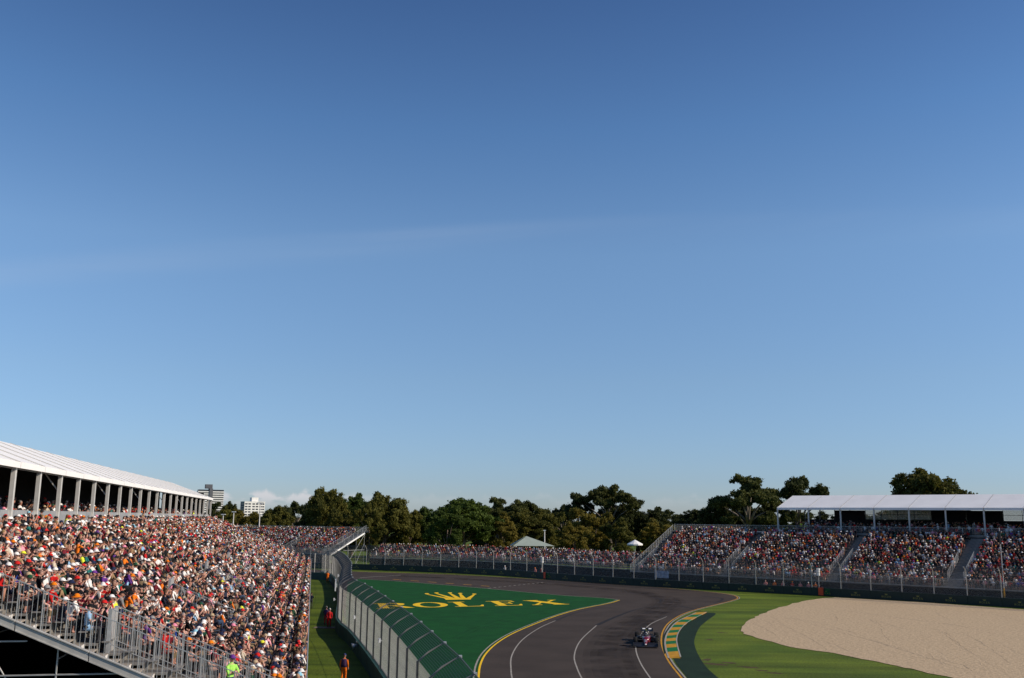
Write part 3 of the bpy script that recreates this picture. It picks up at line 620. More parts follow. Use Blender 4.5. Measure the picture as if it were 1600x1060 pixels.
# ------------------------------------------------------------------ people
SKIN, SHIRT, TROU, HAIR, DARK = range(5)
def person_prims(pose, lod):
    """list of (region, verts, faces); faces +Y, feet on z=0, seated on z=.41 unless standing"""
    n = {0: 10, 1: 4, 2: 3}[lod]; en, ek = {0: (12, 8), 1: (6, 4), 2: (5, 3)}[lod]
    out = []
    T = lambda reg, pts, rad, nn=None, sq=1.0: out.append((reg, *tube(pts, rad, nn or n, sq)))
    E_ = lambda reg, c, r: out.append((reg, *ell(c, r, en, ek)))
    stand = pose.get('stand'); ln = pose.get('lean', .06); tw = pose.get('turn', 0); short = pose.get('short')
    hz = .90 if stand else .50; y0 = 0
    top = hz + .50
    T(SHIRT, [(0, y0 - .01, hz - .06), (0, y0 + ln * .3, hz + .14), (0, y0 + ln * .75, hz + .36), (0, y0 + ln, top - .02), (0, y0 + ln, top + .05)], [.155, .15, .18, .165, .06], max(n, 5), .66)
    if lod < 2: T(SKIN, [(0, y0 + ln, top), (0, y0 + ln + .015, top + .12)], [.055, .05], max(4, n - 2))
    hc = (math.sin(tw) * -.02, y0 + ln + .035, top + .19); E_(SKIN, hc, (.078, .095, .118))
    if lod == 0:
        E_(SKIN, (hc[0] - math.sin(tw) * .095, hc[1] + math.cos(tw) * .098, hc[2] - .02), (.016, .022, .022))
        for s in (-1, 1): E_(SKIN, (hc[0] + s * .08, hc[1] - .005, hc[2] - .01), (.014, .022, .032))
        if pose.get('shades'):
            for s in (-1, 1): E_(DARK, (hc[0] + s * .034, hc[1] + .083, hc[2] + .018), (.034, .018, .02))
    E_(HAIR, (hc[0], hc[1] - .018, hc[2] + .035), (.086, .098, .1))
    if pose.get('long'): T(HAIR, [(0, hc[1] - .06, hc[2] + .03), (0, hc[1] - .085, hc[2] - .2)], [.07, .06])
    for s in (-1, 1):
        sh = (s * .185, y0 + ln, top - .05); mode = pose['arms'][(s + 1) // 2]
        el, ha = {'knee': ((s * .25, y0 + .13 + ln, top - .30), (s * .13, y0 + .36, hz + .12)),
                  'lap': ((s * .26, y0 + .08 + ln, top - .30), (s * .06, y0 + .26, hz + .14)),
                  'phone': ((s * .23, y0 + .2 + ln, top - .16), (s * .07, y0 + .34 + ln, top + .12)),
                  'shade': ((s * .30, y0 + .16 + ln, top + .02), (s * .09, y0 + .14 + ln, top + .22)),
                  'fold': ((s * .25, y0 + .12 + ln, top - .28), (-s * .1, y0 + .22 + ln, top - .24)),
                  'hang': ((s * .25, y0 - .01, top - .33), (s * .25, y0 + .07, top - .60)),
                  'up': ((s * .27, y0 + .06, top + .22), (s * .2, y0 + .1, top + .48))}[mode]
        mid = tuple(a + (b - a) * .75 for a, b in zip(sh, el))
        T(SHIRT, [sh, mid], [.062, .055]); sl = pose.get('sleeve')
        if lod == 2: T(SHIRT if sl else SKIN, [mid, ha], [.045, .035])
        else: T(SHIRT if sl else SKIN, [mid, el, ha], [.047, .045, .032])
        if lod == 0: E_(SKIN, ha, (.038, .05, .032))
        if stand:
            st = pose.get('step', 0) * s
            kn = (s * .1, y0 + .03 + st * .5, .48); an = (s * .11, y0 + st, .08)
            T(TROU, [(s * .085, y0, hz), (s * .095, y0 + .02, .72), kn], [.098, .085, .065]); T(SKIN if short else TROU, [kn, (s * .105, y0 + st * .8 - .01, .3), an], [.06, .058, .045])
            T(DARK, [(an[0], an[1] - .05, .045), (an[0], an[1] + .17, .035)], [.05, .04])
        else:
            kn = (s * (.12 + pose.get('wide', 0)), y0 + .43, .50); an = (s * (.12 + pose.get('wide', 0)), y0 + .41, .08)
            T(TROU, [(s * .085, y0 - .02, .49), kn], [.095, .068])
            T(SKIN if short else TROU, [kn, an], [.062, .042])
            if lod < 2: T(DARK, [(an[0], an[1] - .06, .045), (an[0], an[1] + .17, .035)], [.048, .038])
    return out, hc
POSES = [dict(arms=a, lean=l, shades=s, long=h, short=sh, sleeve=sv_, wide=wd) for a, l, s, h, sh, sv_, wd in (
    (('knee', 'knee'), .10, 1, 0, 1, 0, .04), (('lap', 'lap'), .04, 1, 1, 1, 0, 0), (('fold', 'fold'), .02, 0, 0, 0, 0, .03), (('phone', 'phone'), .05, 1, 0, 1, 0, 0),
    (('lap', 'shade'), .05, 0, 0, 0, 0, .02), (('knee', 'lap'), .20, 1, 0, 1, 0, .06), (('lap', 'knee'), .0, 1, 1, 0, 1, 0), (('knee', 'knee'), .26, 0, 0, 0, 1, .05),
    (('fold', 'lap'), .08, 1, 0, 1, 0, .02), (('shade', 'lap'), .03, 1, 1, 1, 0, 0))]
HATS = {}
def hat_prims(kind, lod=0):
    n = 12 if lod == 0 else 6; v = []; f = []
    def dome(r, z0, h, k):
        vs = []; fs = []
        for i in range(k):
            a = math.pi / 2 * i / k
            for j in range(n): t = 2 * math.pi * j / n; vs.append((r[0] * math.cos(a) * math.cos(t), r[1] * math.cos(a) * math.sin(t), z0 + h * math.sin(a)))
        vs.append((0, 0, z0 + h)); e = len(vs) - 1
        for i in range(k - 1):
            for j in range(n): a = i * n + j; b = i * n + (j + 1) % n; fs += [(a, b, b + n), (a, b + n, a + n)]
        for j in range(n): fs.append(((k - 1) * n + j, (k - 1) * n + (j + 1) % n, e))
        return vs, fs
    def addp(p):
        k = len(v); v.extend(p[0]); f.extend(tuple(i + k for i in q) for q in p[1])
    addp(dome((.098, .112), .035, .105, 4 if lod == 0 else 2))
    if kind == 'cap':
        m = 6 if lod == 0 else 3; vs = []; 
        for i in range(m + 1):
            t = math.pi * (.1 + .8 * i / m); vs += [(.095 * math.cos(t), .105 * math.sin(t), .045), (.1 * math.cos(t), .105 * math.sin(t) + .085 * math.sin(t) ** .5, .025)]
        fs = []
        for i in range(m): a = 2 * i; fs += [(a, a + 1, a + 3), (a, a + 3, a + 2)]
        addp((vs, fs))
    else:
        br = .075 if kind == 'bucket' else .11; dz = -.035 if kind == 'bucket' else -.005; vs = []; fs = []
        for j in range(n): t = 2 * math.pi * j / n; vs += [(.097 * math.cos(t), .111 * math.sin(t), .04), ((.1 + br) * math.cos(t), (.11 + br) * math.sin(t), .04 + dz)]
        for j in range(n): a = 2 * j; b = 2 * ((j + 1) % n); fs += [(a, a + 1, b + 1), (a, b + 1, b)]
        addp((vs, fs))
    return v, f
pal = lambda name, c, r=.85: mat(name, c, r, 18, .12)
SHIRTS = [('black', (.009, .009, .010), 34), ('navy', (.010, .013, .028), 12), ('white', (.76, .74, .71), 19), ('red', (.45, .012, .012), 8), ('maroon', (.14, .010, .020), 8), ('orange', (.74, .17, .01), 3.5), ('grey', (.20, .20, .205), 5),
          ('cream', (.52, .45, .35), 4), ('pink', (.70, .30, .36), 4), ('teal', (.015, .14, .13), 1.2), ('dark green', (.012, .055, .028), 2), ('light blue', (.24, .40, .58), 2), ('royal blue', (.02, .055, .28), 1.5), ('purple', (.12, .035, .22), 1.2), ('yellow', (.65, .72, .05), .5), ('tan', (.30, .19, .10), 2), ('charcoal', (.045, .045, .048), 13)]
HATC = [('black', (.010, .010, .012), 30), ('white', (.78, .76, .73), 17), ('red', (.55, .02, .018), 9), ('orange', (.74, .19, .01), 4), ('navy', (.015, .022, .06), 12), ('tan', (.42, .32, .2), 6), ('grey', (.26, .26, .26), 6), ('light blue', (.25, .5, .62), 1.5), ('dark green', (.012, .07, .035), 2), ('yellow', (.7, .7, .05), .5), ('pink', (.75, .25, .35), 1.5), ('purple', (.14, .04, .25), 1)]
SKINS = [(.50, .265, .195), (.43, .21, .15), (.54, .31, .235), (.20, .095, .06), (.38, .185, .125)]
TROUS = [('black', (.014, .014, .016)), ('denim', (.035, .06, .12)), ('khaki', (.20, .145, .085)), ('charcoal', (.045, .045, .05)), ('navy', (.015, .02, .045)), ('dark grey', (.03, .03, .033))]
HAIRS = [(.012, .009, .007), (.035, .02, .012), (.09, .05, .025), (.25, .16, .07), (.20, .19, .18)]
sw = np.array([s[2] for s in SHIRTS]); sw = sw / sw.sum(); hw = np.array([s[2] for s in HATC]); hw = hw / hw.sum()
m_sk = [mat('skin_%d' % i, c, .55) for i, c in enumerate(SKINS)]; m_sh = [pal(n + '_cloth', c) for n, c, _ in SHIRTS]; m_ha = [pal(n + '_hat', c) for n, c, _ in HATC]; m_tr = [pal(n + '_trousers', c) for n, c in TROUS]; m_hr = [mat('hair_%d' % i, c, .6) for i, c in enumerate(HAIRS)]
def fused_body(pose, name, voxel=.02):
    prims, hc = person_prims(pose, 0); mb = MB()
    for reg, v, f in prims: mb.add(v, f)
    me = mb.mesh('tmp', m_sk[0]); o = bpy.data.objects.new('tmp', me); COL.objects.link(o)
    rm = o.modifiers.new('r', 'REMESH'); rm.mode = 'VOXEL'; rm.voxel_size = voxel
    dg = bpy.context.evaluated_depsgraph_get(); out = bpy.data.meshes.new_from_object(o.evaluated_get(dg)); out.name = name
    bpy.data.objects.remove(o)
    nv = sum(len(v) for _, v, _ in prims); kd = kdtree.KDTree(nv); k = 0; regs = []
    for reg, v, f in prims:
        for p in v: kd.insert(p, k); regs.append(reg); k += 1
    kd.balance(); out.materials.clear()
    for m in (m_sk[0], m_sh[0], m_tr[0], m_hr[0], M_black): out.materials.append(m)
    out.polygons.foreach_set('material_index', [regs[kd.find(p.center)[1]] for p in out.polygons]); out.polygons.foreach_set('use_smooth', [True] * len(out.polygons))
    out.update(); return out, hc
TEMPL = [fused_body(p, 'person_body', .024) for p in POSES]
HATM = {}
for kd_ in ('cap', 'bucket', 'brim'):
    v, f = hat_prims(kd_); me = MB().add(v, f).mesh('hat', m_ha[0], True); HATM[kd_] = me
ORD = ['first', 'second', 'third', 'fourth', 'fifth', 'sixth', 'seventh', 'eighth', 'ninth', 'tenth', 'eleventh', 'twelfth', 'thirteenth', 'fourteenth', 'fifteenth', 'sixteenth', 'seventeenth', 'eighteenth', 'nineteenth', 'twentieth']
def ordn(n):
    if n <= 20: return ORD[n - 1]
    t = ['twenty', 'thirty', 'forty', 'fifty'][n // 10 - 2]
    return (t + '-' + ORD[n % 10 - 1]) if n % 10 else {20: 'twentieth', 30: 'thirtieth', 40: 'fortieth', 50: 'fiftieth'}[n]
def dress(o, sk, sh, tr, hr):
    for i, m in enumerate((m_sk[sk], sh, tr, m_hr[hr])): s = o.material_slots[i]; s.link = 'OBJECT'; s.material = m
def add_hat(parent, hc, kind, m, turn=0):
    h = place(HATM[kind], 'hat', parent, hc, turn); h.material_slots[0].link = 'OBJECT'; h.material_slots[0].material = m; return h
# the nearest three hundred in view as individuals
vis = []
for i, s in enumerate(SEATS):
    if s[4] != 'left': continue
    u, v, k = proj((s[0], s[1], s[2] + 1.1))
    if -4 < u < 1600 and v < 1066: vis.append((-k, i))
vis.sort(); near = [i for _, i in vis[:300]]; nearset = set(near)
for i in near:
    x, y, z, yaw, _, row, seat = SEATS[i]; ti = random.randrange(len(TEMPL)); me, hc = TEMPL[ti]; sc = random.uniform(.94, 1.05)
    o = place(me, 'person', None, (x, y, z), yaw, (sc, sc, sc)); c = int(rng.choice(len(SHIRTS), p=sw)); h = int(rng.choice(len(HATC), p=hw)); t = random.randrange(len(TROUS))
    dress(o, random.choices(range(5), [4, 3, 3, 1, 2])[0], m_sh[c], m_tr[t], random.randrange(5))
    kind = random.choices(['cap', 'bucket', 'brim', None], [62, 9, 6, 23])[0]
    if kind: add_hat(o, hc, kind, m_ha[h], random.gauss(0, .25) + (math.pi if random.random() < .06 else 0))
    hd = {'cap': ' and %s cap' % HATC[h][0], 'bucket': ' and %s bucket hat' % HATC[h][0], 'brim': ' and %s sunhat' % HATC[h][0], None: ', bareheaded'}[kind]
    tag(o, 'person in %s top%s, %s row, %s seat from stairs' % (SHIRTS[c][0], hd, ordn(row + 1), ordn(seat)), 'person', 'spectators seated near the stairs of the left grandstand')
# all the others as one crowd mesh with clothing colours in a colour attribute
def crowd_mesh(idx):
    V = []; Fc = []; Cc = []; base = 0
    temps = {}
    for lod in (1, 2):
        temps[lod] = []
        for p in POSES:
            prims, hc = person_prims(p, lod); vs = []; fs = []; rg = []
            for reg, v, f in prims:
                k = len(vs); vs += list(v); fs += [tuple(i + k for i in q) for q in f]; rg += [reg] * len(v)
            hv, hf = hat_prims(random.choice(['cap', 'cap', 'bucket']), 1); k = len(vs)
            vh = vs + [(a + hc[0], b + hc[1], c + hc[2]) for a, b, c in hv]; fh = fs + [tuple(i + k for i in q) for q in hf]; rh = rg + [5] * len(hv)
            temps[lod].append((np.array(vs), np.array(fs), np.array(rg))); temps[lod].append((np.array(vh), np.array(fh), np.array(rh))); temps[lod].append(temps[lod][-1])
    SHC = np.array([c for _, c, _ in SHIRTS]); HC = np.array([c for _, c, _ in HATC]); SK = np.array(SKINS); TC = np.array([c for _, c in TROUS]); HRC = np.array(HAIRS)
    for i in idx:
        x, y, z, yaw, st, *_ = SEATS[i]; d = math.hypot(x, y); lod = 1 if d < 95 else 2
        v, f, rg = temps[lod][rng.integers(len(temps[lod]))]
        c, s = math.cos(yaw), math.sin(yaw); k = rng.uniform(.93, 1.05); q = np.empty_like(v)
        q[:, 0] = x + k * (c * v[:, 0] - s * v[:, 1]); q[:, 1] = y + k * (s * v[:, 0] + c * v[:, 1]); q[:, 2] = z + k * v[:, 2]
        if rng.random() < (.5 if st in ('deck', 'rdeck') else .03): q[:, 2] += (q[:, 2] > z + .45) * rng.uniform(.25, .42)
        cols = np.empty((6, 3)); cols[0] = SK[rng.integers(5)]; cols[1] = SHC[rng.choice(len(SHIRTS), p=sw)] * rng.uniform(.85, 1.15); cols[2] = TC[rng.integers(6)]; cols[3] = HRC[rng.integers(5)]; cols[4] = (.02, .02, .02); cols[5] = HC[rng.choice(len(HATC), p=hw)]
        V.append(q); Fc.append(f + base); Cc.append(cols[rg]); base += len(v)
    V = np.concatenate(V).astype(np.float32); Fc = np.concatenate(Fc).astype(np.int32); Cc = np.concatenate(Cc); Cc = np.concatenate([np.clip(Cc, 0, 1), np.ones((len(Cc), 1))], 1).astype(np.float32)
    me = bpy.data.meshes.new('crowd'); me.vertices.add(len(V)); me.vertices.foreach_set('co', V.ravel()); me.loops.add(len(Fc) * 3); me.loops.foreach_set('vertex_index', Fc.ravel())
    me.polygons.add(len(Fc)); me.polygons.foreach_set('loop_start', np.arange(0, len(Fc) * 3, 3, dtype=np.int32)); me.polygons.foreach_set('loop_total', np.full(len(Fc), 3, np.int32)); me.update(calc_edges=True)
    at_ = me.color_attributes.new('clothes', 'FLOAT_COLOR', 'POINT'); at_.data.foreach_set('color', Cc.ravel()); return me
cm_ = crowd_mesh([i for i in range(len(SEATS)) if i not in nearset])
m = bpy.data.materials.new('crowd_clothes'); m.use_nodes = True; a_ = m.node_tree.nodes.new('ShaderNodeAttribute'); a_.attribute_name = 'clothes'; b_ = m.node_tree.nodes['Principled BSDF']; b_.inputs['Roughness'].default_value = .8; b_.inputs['Specular IOR Level'].default_value = .25
m.node_tree.links.new(a_.outputs['Color'], b_.inputs['Base Color']); cm_.materials.append(m)
tag(place(cm_, 'crowd'), 'dense crowd of spectators in mixed colours filling every stand', 'crowd', None, 'stuff')
print('people', len(SEATS), 'tris', len(cm_.polygons))
# officials on the ground
def official(uv, pose, shirt, trou, hatm, label, yaw, group=None, hat='cap', vest=None, z=0, pos=None, hair=1):
    me, hc = fused_body(pose, 'official_body', .02); p = pos or G(*uv, z)
    o = place(me, 'person', None, (p[0], p[1], z), yaw); dress(o, 0, shirt, trou, hair); tag(o, label, 'person', group)
    if hat: add_hat(o, hc, hat, hatm)
    if vest:
        top = 1.40; mb = MB(); mb.tube([(0, -.02, .92), (0, .0, 1.1), (0, .03, 1.3), (0, .03, 1.40)], [.185, .185, .205, .16], 12, 0, .72); mb.build('tabard', vest, o, smooth=True)
    return o
m_or = pal('orange_overalls', (.85, .17, .012)); m_rd = pal('red_overalls', (.55, .02, .02)); m_pk = pal('pink_shirt', (.75, .25, .22)); m_vest = pal('dark_tabard', (.07, .035, .09)); m_lime = pal('lime_shirt', (.35, .72, .12)); m_bl = pal('blue_cap', (.03, .05, .16))
STN = dict(stand=1, arms=('hang', 'hang'), lean=.02, sleeve=1, step=.06); STF = dict(stand=1, arms=('fold', 'fold'), lean=.03, sleeve=1); STL = dict(stand=1, arms=('lap', 'hang'), lean=.05, sleeve=1)
official((536.5, 1067), STN, m_or, m_or, m_bl, 'marshal in orange overalls and dark tabard nearest on the grass lane', -.15, vest=m_vest)
official((514, 981), STN, m_rd, m_rd, m_ha[1], 'marshal in bright red overalls on the wooden board by the barrier', .1)
official((509, 977), STL, m_vest, m_rd, m_ha[6], 'marshal with purple-grey back and red trousers behind the red marshal', .3, vest=m_vest)
official((511.5, 910.5), STF, m_or, m_or, m_ha[0], 'marshal in orange overalls at the far end of the grass lane', .2)
official((485.5, 951), STF, m_sh[1], m_tr[3], m_ha[0], 'official in navy standing against the grandstand front on the lane', .1)
ez = zL(2.6); ex, ey = to_world(OL, RZL, .65, 2.6); official(None, STF, m_lime, m_tr[1], m_ha[11], 'person in lime green shirt standing on the near stairs behind the railing', RZL + 2.4, z=ez - .1, pos=(ex, ey))
mb = MB().box(-1.1, 1.1, -.5, .5, 0, .06); bp = G(513, 981.5); tag(mb.build('wooden_board', M_wood, None, (bp.x - .2, bp.y, .004)), 'flat wooden board under the red marshals on the grass', 'board')
for k, (u, du) in enumerate(((1197, 0), (1210.5, 0), (1224, 0), (1239, 0), (1251, 0), (1264, 0), (1275, 0), (836, 0), (846, 0), (789, 0))):
    # behind the far barrier: step back from the barrier line under this pixel column
    best = min(range(len(RP) - 1), key=lambda j: abs(proj(RP[j])[0] - u)); a = RP[best]; b = RP[min(best + 1, len(RP) - 1)]; d = (b - a).normalized(); nrm = Vector((-d.y, d.x, 0)); base_ = a + nrm * 1.3
    t_ = (u - proj(base_)[0]) / max(.1, proj(base_ + d)[0] - proj(base_)[0]); q = base_ + d * t_
    official(None, (STF, STN, STL)[k % 3], (m_pk, m_or, m_pk, m_rd, m_pk)[k % 5] if k != 9 else m_sh[2], m_tr[k % 5], m_ha[k % 4], '%s behind the dark barrier, %s' % (('steward in pink', 'steward in orange', 'steward in pale pink', 'steward in red', 'steward in salmon')[k % 5] if k != 9 else 'person in white', ('leftmost of seven under the right stand', 'second of seven under the right stand', 'third of seven under the right stand', 'fourth of seven under the right stand', 'fifth of seven under the right stand', 'sixth of seven under the right stand', 'beside the white drum', 'just left of the smaller red board', 'nearest the smaller red board', 'alone under the low bleacher')[k]), d and math.atan2(d.y, d.x) + math.pi, 'people behind the far barrier', pos=(q.x, q.y), hat='cap' if k % 2 else None)
# ------------------------------------------------------------------ racing car (forward +X, left +Y)
CP = G(1010, 1006); CAR = empty('racing_car', (CP.x, CP.y, .013), math.atan2(-.985, -.16))
tag(CAR, 'black and dark red open wheel racing car rounding the bend by the kerb', 'racing car')
M_cblk = mat('car_black', (.010, .009, .009), .45, 6, .2, coat=.15); M_cred = mat('car_red', (.17, .005, .014), .3, 6, .08, coat=.8); M_tyre = mat('tyre', (.018, .018, .018), .85, 8, .2); M_carb = mat('carbon', (.02, .02, .022), .45, 10, .2); M_yb = mat('tyre_band', (.55, .5, .1), .7)
def ring(x, w, z0, z1, n=12, p=.62, yc=0):
    out = []; zc = (z0 + z1) / 2; h = (z1 - z0) / 2
    for j in range(n):
        t = 2 * math.pi * j / n + math.pi / n; c, s = math.cos(t), math.sin(t)
        out.append((x, yc + math.copysign(abs(c) ** p, c) * w / 2, zc + math.copysign(abs(s) ** p, s) * h))
    return out
mb = MB().loft([ring(1.55, .42, .18, .58), ring(.9, .62, .12, .64), ring(.35, .72, .1, .66), ring(-.3, .74, .1, .72)]); mb.build('monocoque', M_cred, CAR, smooth=True)
nz = MB().loft([ring(2.72, .13, .19, .27), ring(2.5, .2, .2, .36), ring(2.0, .29, .22, .48), ring(1.56, .41, .19, .575)]).build('nose', M_cred, CAR, smooth=True)
MB().loft([ring(2.735, .12, .195, .265), ring(2.66, .155, .195, .30)]).build('nose_tip', M_white, nz, smooth=True)
for xx in (2.3, 1.95): MB().box(xx, xx + .16, -.07, .07, .405 + (2.3 - xx) * .22, .417 + (2.3 - xx) * .22).build('nose_mark', M_white, nz)
MB().loft([ring(-.28, .5, .2, .98), ring(-.6, .5, .2, 1.0), ring(-1.2, .34, .2, .86), ring(-2.0, .16, .3, .62), ring(-2.3, .1, .34, .5)]).build('engine_cover', M_cblk, CAR, smooth=True)
MB().loft([ring(-.25, .24, .74, .96), ring(-.32, .22, .75, .95)]).build('air_intake', M_black, CAR)
for s in (-1, 1):
    MB().loft([ring(.55, .34, .28, .60, yc=s * .55), ring(.2, .46, .14, .62, yc=s * .56), ring(-.6, .44, .12, .56, yc=s * .52), ring(-1.4, .24, .12, .40, yc=s * .34), ring(-1.9, .1, .14, .3, yc=s * .22)]).build('sidepod', M_cblk, CAR, smooth=True)
    MB().box(.552, .57, s * .55 - .13, s * .55 + .13, .34, .55).build('sidepod_inlet', M_black, CAR)
    mi = MB(); mi.ell((.62, s * .72, .70), (.05, .11, .055)); mi.tube([(.58, s * .36, .62), (.6, s * .64, .68)], .012, 5); mi.build('mirror', M_cblk, CAR)
    for ax, rw, tr in ((1.72, .31, .845), (-1.88, .40, .80)):
        yc = s * tr; wh = empty('wheel', (ax, yc, .36)); wh.parent = CAR
        t = MB(); prof = [(-rw / 2, .25), (-rw / 2, .325), (-rw / 2 + .04, .357), (rw / 2 - .04, .357), (rw / 2, .325), (rw / 2, .25)]; N = 28
        rings = [[(r * math.cos(2 * math.pi * j / N), y, r * math.sin(2 * math.pi * j / N)) for j in range(N)] for y, r in prof]; t.loft(rings, caps=False); t.build('tyre', M_tyre, wh, smooth=True)
        rm_ = MB(); rm_.loft([[(r * math.cos(2 * math.pi * j / N), y, r * math.sin(2 * math.pi * j / N)) for j in range(N)] for y, r in ((-rw / 2 + .02, .25), (-rw / 2 + .05, .05), (rw / 2 - .05, .05), (rw / 2 - .02, .25))], caps=True); rm_.build('rim', M_carb, wh)
        yb = s * (rw / 2 + .003); bd = MB(); bd.loft([[(r * math.cos(2 * math.pi * j / N), yb, r * math.sin(2 * math.pi * j / N)) for j in range(N)] for r in (.28, .30)], caps=False); bd.build('sidewall_band', M_yb, wh)
        sp = MB()
        for zz in (.24, .46):
            for dx in (-.28, .22): sp.tube([(ax + dx, s * (.2 if ax > 0 else .15), zz + .03), (ax, yc - s * rw * .4, zz)], .014, 5)
        sp.build('suspension_arm', M_carb, CAR)
    ep = MB().box(2.22, 2.86, s * .985 - .012, s * .985 + .012, .05, .34).build('front_wing_endplate', M_cblk, CAR)
    MB().box(-2.72, -2.12, s * .50 - .012, s * .50 + .012, .32, .96).build('rear_wing_endplate', M_cblk, CAR)
for i, (x0, x1, z0, z1, inn) in enumerate(((2.62, 2.9, .09, .12, 0), (2.47, 2.64, .14, .20, .12), (2.34, 2.49, .20, .27, .14), (2.24, 2.36, .26, .33, .16))):
    wg = MB()
    for s in ((-1, 1) if inn else (0,)):
        ya, yb = (inn, .965) if inn else (-.965, .965)
        if s < 0: ya, yb = -yb, -ya
        v = [(x1, ya, z0), (x1, yb, z0), (x0, yb, z1), (x0, ya, z1)]; wg.add(v + [(x, y, z + .014) for x, y, z in v], [(0, 1, 2, 3), (7, 6, 5, 4), (0, 4, 5, 1), (1, 5, 6, 2), (2, 6, 7, 3), (3, 7, 4, 0)])
    wg.build('front_wing_plane', M_cblk if i != 1 else M_carb, CAR)
for i, (x0, x1, z0, z1) in enumerate(((-2.52, -2.2, .74, .82), (-2.68, -2.5, .84, .95), (-2.6, -2.4, .40, .44))):
    wg = MB(); v = [(x1, -.487, z0), (x1, .487, z0), (x0, .487, z1), (x0, -.487, z1)]; wg.add(v + [(x, y, z + .02) for x, y, z in v], [(0, 1, 2, 3), (7, 6, 5, 4), (0, 4, 5, 1), (1, 5, 6, 2), (2, 6, 7, 3), (3, 7, 4, 0)]); rwg = wg.build('rear_wing_plane', M_cblk, CAR)
    if i == 1:
        for s in (-1, 1): mk = MB(); v = [(-2.502, s * .26 - .12, .867), (-2.502, s * .26 + .12, .867), (-2.632, s * .26 + .12, .9463), (-2.632, s * .26 - .12, .9463)]; mk.add([(x + .003, y, z + .008) for x, y, z in v], [(0, 1, 2, 3)]); mk.build('wing_mark', M_white, rwg)
MB().box(-2.45, -2.38, -.03, .03, .4, .8).build('wing_pylon', M_carb, CAR)
MB().loft([[(1.2, -.3, .05), (1.2, .3, .05), (1.2, .3, .08), (1.2, -.3, .08)], [(.7, -.75, .05), (.7, .75, .05), (.7, .75, .08), (.7, -.75, .08)], [(-1.3, -.78, .05), (-1.3, .78, .05), (-1.3, .78, .08), (-1.3, -.78, .08)], [(-2.3, -.4, .10), (-2.3, .4, .10), (-2.3, .4, .2), (-2.3, -.4, .2)]]).build('floor', M_carb, CAR)
ha = MB(); ha.tube([(-.22, -.33, .70), (.0, -.33, .86), (.35, -.26, .92), (.58, -.12, .92), (.66, 0, .91), (.58, .12, .92), (.35, .26, .92), (.0, .33, .86), (-.22, .33, .70)], .03, 6); ha.tube([(.66, 0, .91), (.82, 0, .76), (.98, 0, .62)], [.025, .022, .03], 6); ha.build('halo', M_cblk, CAR, smooth=True)
MB().loft([ring(.55, .42, .60, .675), ring(-.25, .5, .62, .735)]).build('cockpit_rim', M_black, CAR, smooth=True)
dr = MB(); dr.ell((.05, 0, .79), (.14, .125, .135), 14, 10); hl = dr.build('helmet', M_white, CAR, smooth=True); MB().ell((.10, 0, .80), (.098, .112, .05), 12, 8).build('visor', M_black, hl, smooth=True)
mb = MB(); mb.box(-.36, -.30, -.06, .06, 1.0, 1.06); mb.tube([(-.33, 0, .98), (-.33, 0, 1.01)], .02, 6); mb.build('camera_pod', M_yb, CAR)
# ------------------------------------------------------------------ trees
def leaf_mat(name, a, b):
    m = mat(name, a, .75, .55, col2=b, rnd=.14, detail=3); bs = m.node_tree.nodes['Principled BSDF']; bs.inputs['Specular IOR Level'].default_value = .2
    t = m.node_tree; tr = t.nodes.new('ShaderNodeBsdfTranslucent'); ad = t.nodes.new('ShaderNodeMixShader'); ad.inputs[0].default_value = .34; src = bs.inputs['Base Color'].links[0].from_socket
    t.links.new(src, tr.inputs[0]); t.links.new(bs.outputs[0], ad.inputs[1]); t.links.new(tr.outputs[0], ad.inputs[2]); t.links.new(ad.outputs[0], t.nodes['Material Output'].inputs[0]); return m
LM = {'euc': leaf_mat('gum_leaves', (.105, .112, .026), (.05, .062, .017)), 'round': leaf_mat('broad_leaves', (.082, .118, .018), (.036, .06, .011)), 'oliv': leaf_mat('olive_leaves', (.138, .128, .022), (.066, .072, .015)), 'yel': leaf_mat('autumn_leaves', (.19, .145, .022), (.095, .09, .017)), 'dark': leaf_mat('dark_leaves', (.068, .078, .022), (.032, .043, .012))}
M_bark = mat('bark', (.16, .12, .09), .9, 4, .4); M_bark2 = mat('gum_bark', (.17, .145, .12), .85, 3, .3)
def crown_mesh(clumps, nleaf, size, m, seed):
    g = np.random.default_rng(seed); tot = sum(c[3] ** 2 for c in clumps); V = []
    for cx_, cy_, cz_, r, fl in clumps:
        n = max(30, int(nleaf * r * r / tot)); d = g.normal(size=(n, 3)); d /= np.linalg.norm(d, axis=1)[:, None]
        rad = r * np.clip(g.normal(.72, .24, n), .05, 1.45); p = d * rad[:, None]; p[:, 2] *= fl
        p += (cx_, cy_, cz_); a = g.normal(size=(n, 3)) + d * .8; a /= np.linalg.norm(a, axis=1)[:, None]
        t = np.cross(a, g.normal(size=(n, 3))); t /= np.linalg.norm(t, axis=1)[:, None]; b = np.cross(a, t); s = size * g.uniform(.55, 1.35, n)[:, None]
        V.append(np.stack([p - t * s, p - b * s * .5, p + t * s, p + b * s * .5], 1))
    V = np.concatenate(V).reshape(-1, 3); me = bpy.data.meshes.new('crown'); nq = len(V) // 4
    me.vertices.add(len(V)); me.vertices.foreach_set('co', V.astype(np.float32).ravel()); me.loops.add(nq * 4); me.loops.foreach_set('vertex_index', np.arange(nq * 4, dtype=np.int32)); me.polygons.add(nq)
    me.polygons.foreach_set('loop_start', np.arange(0, nq * 4, 4, dtype=np.int32)); me.polygons.foreach_set('loop_total', np.full(nq, 4, np.int32)); me.update(calc_edges=True); me.materials.append(m); return me
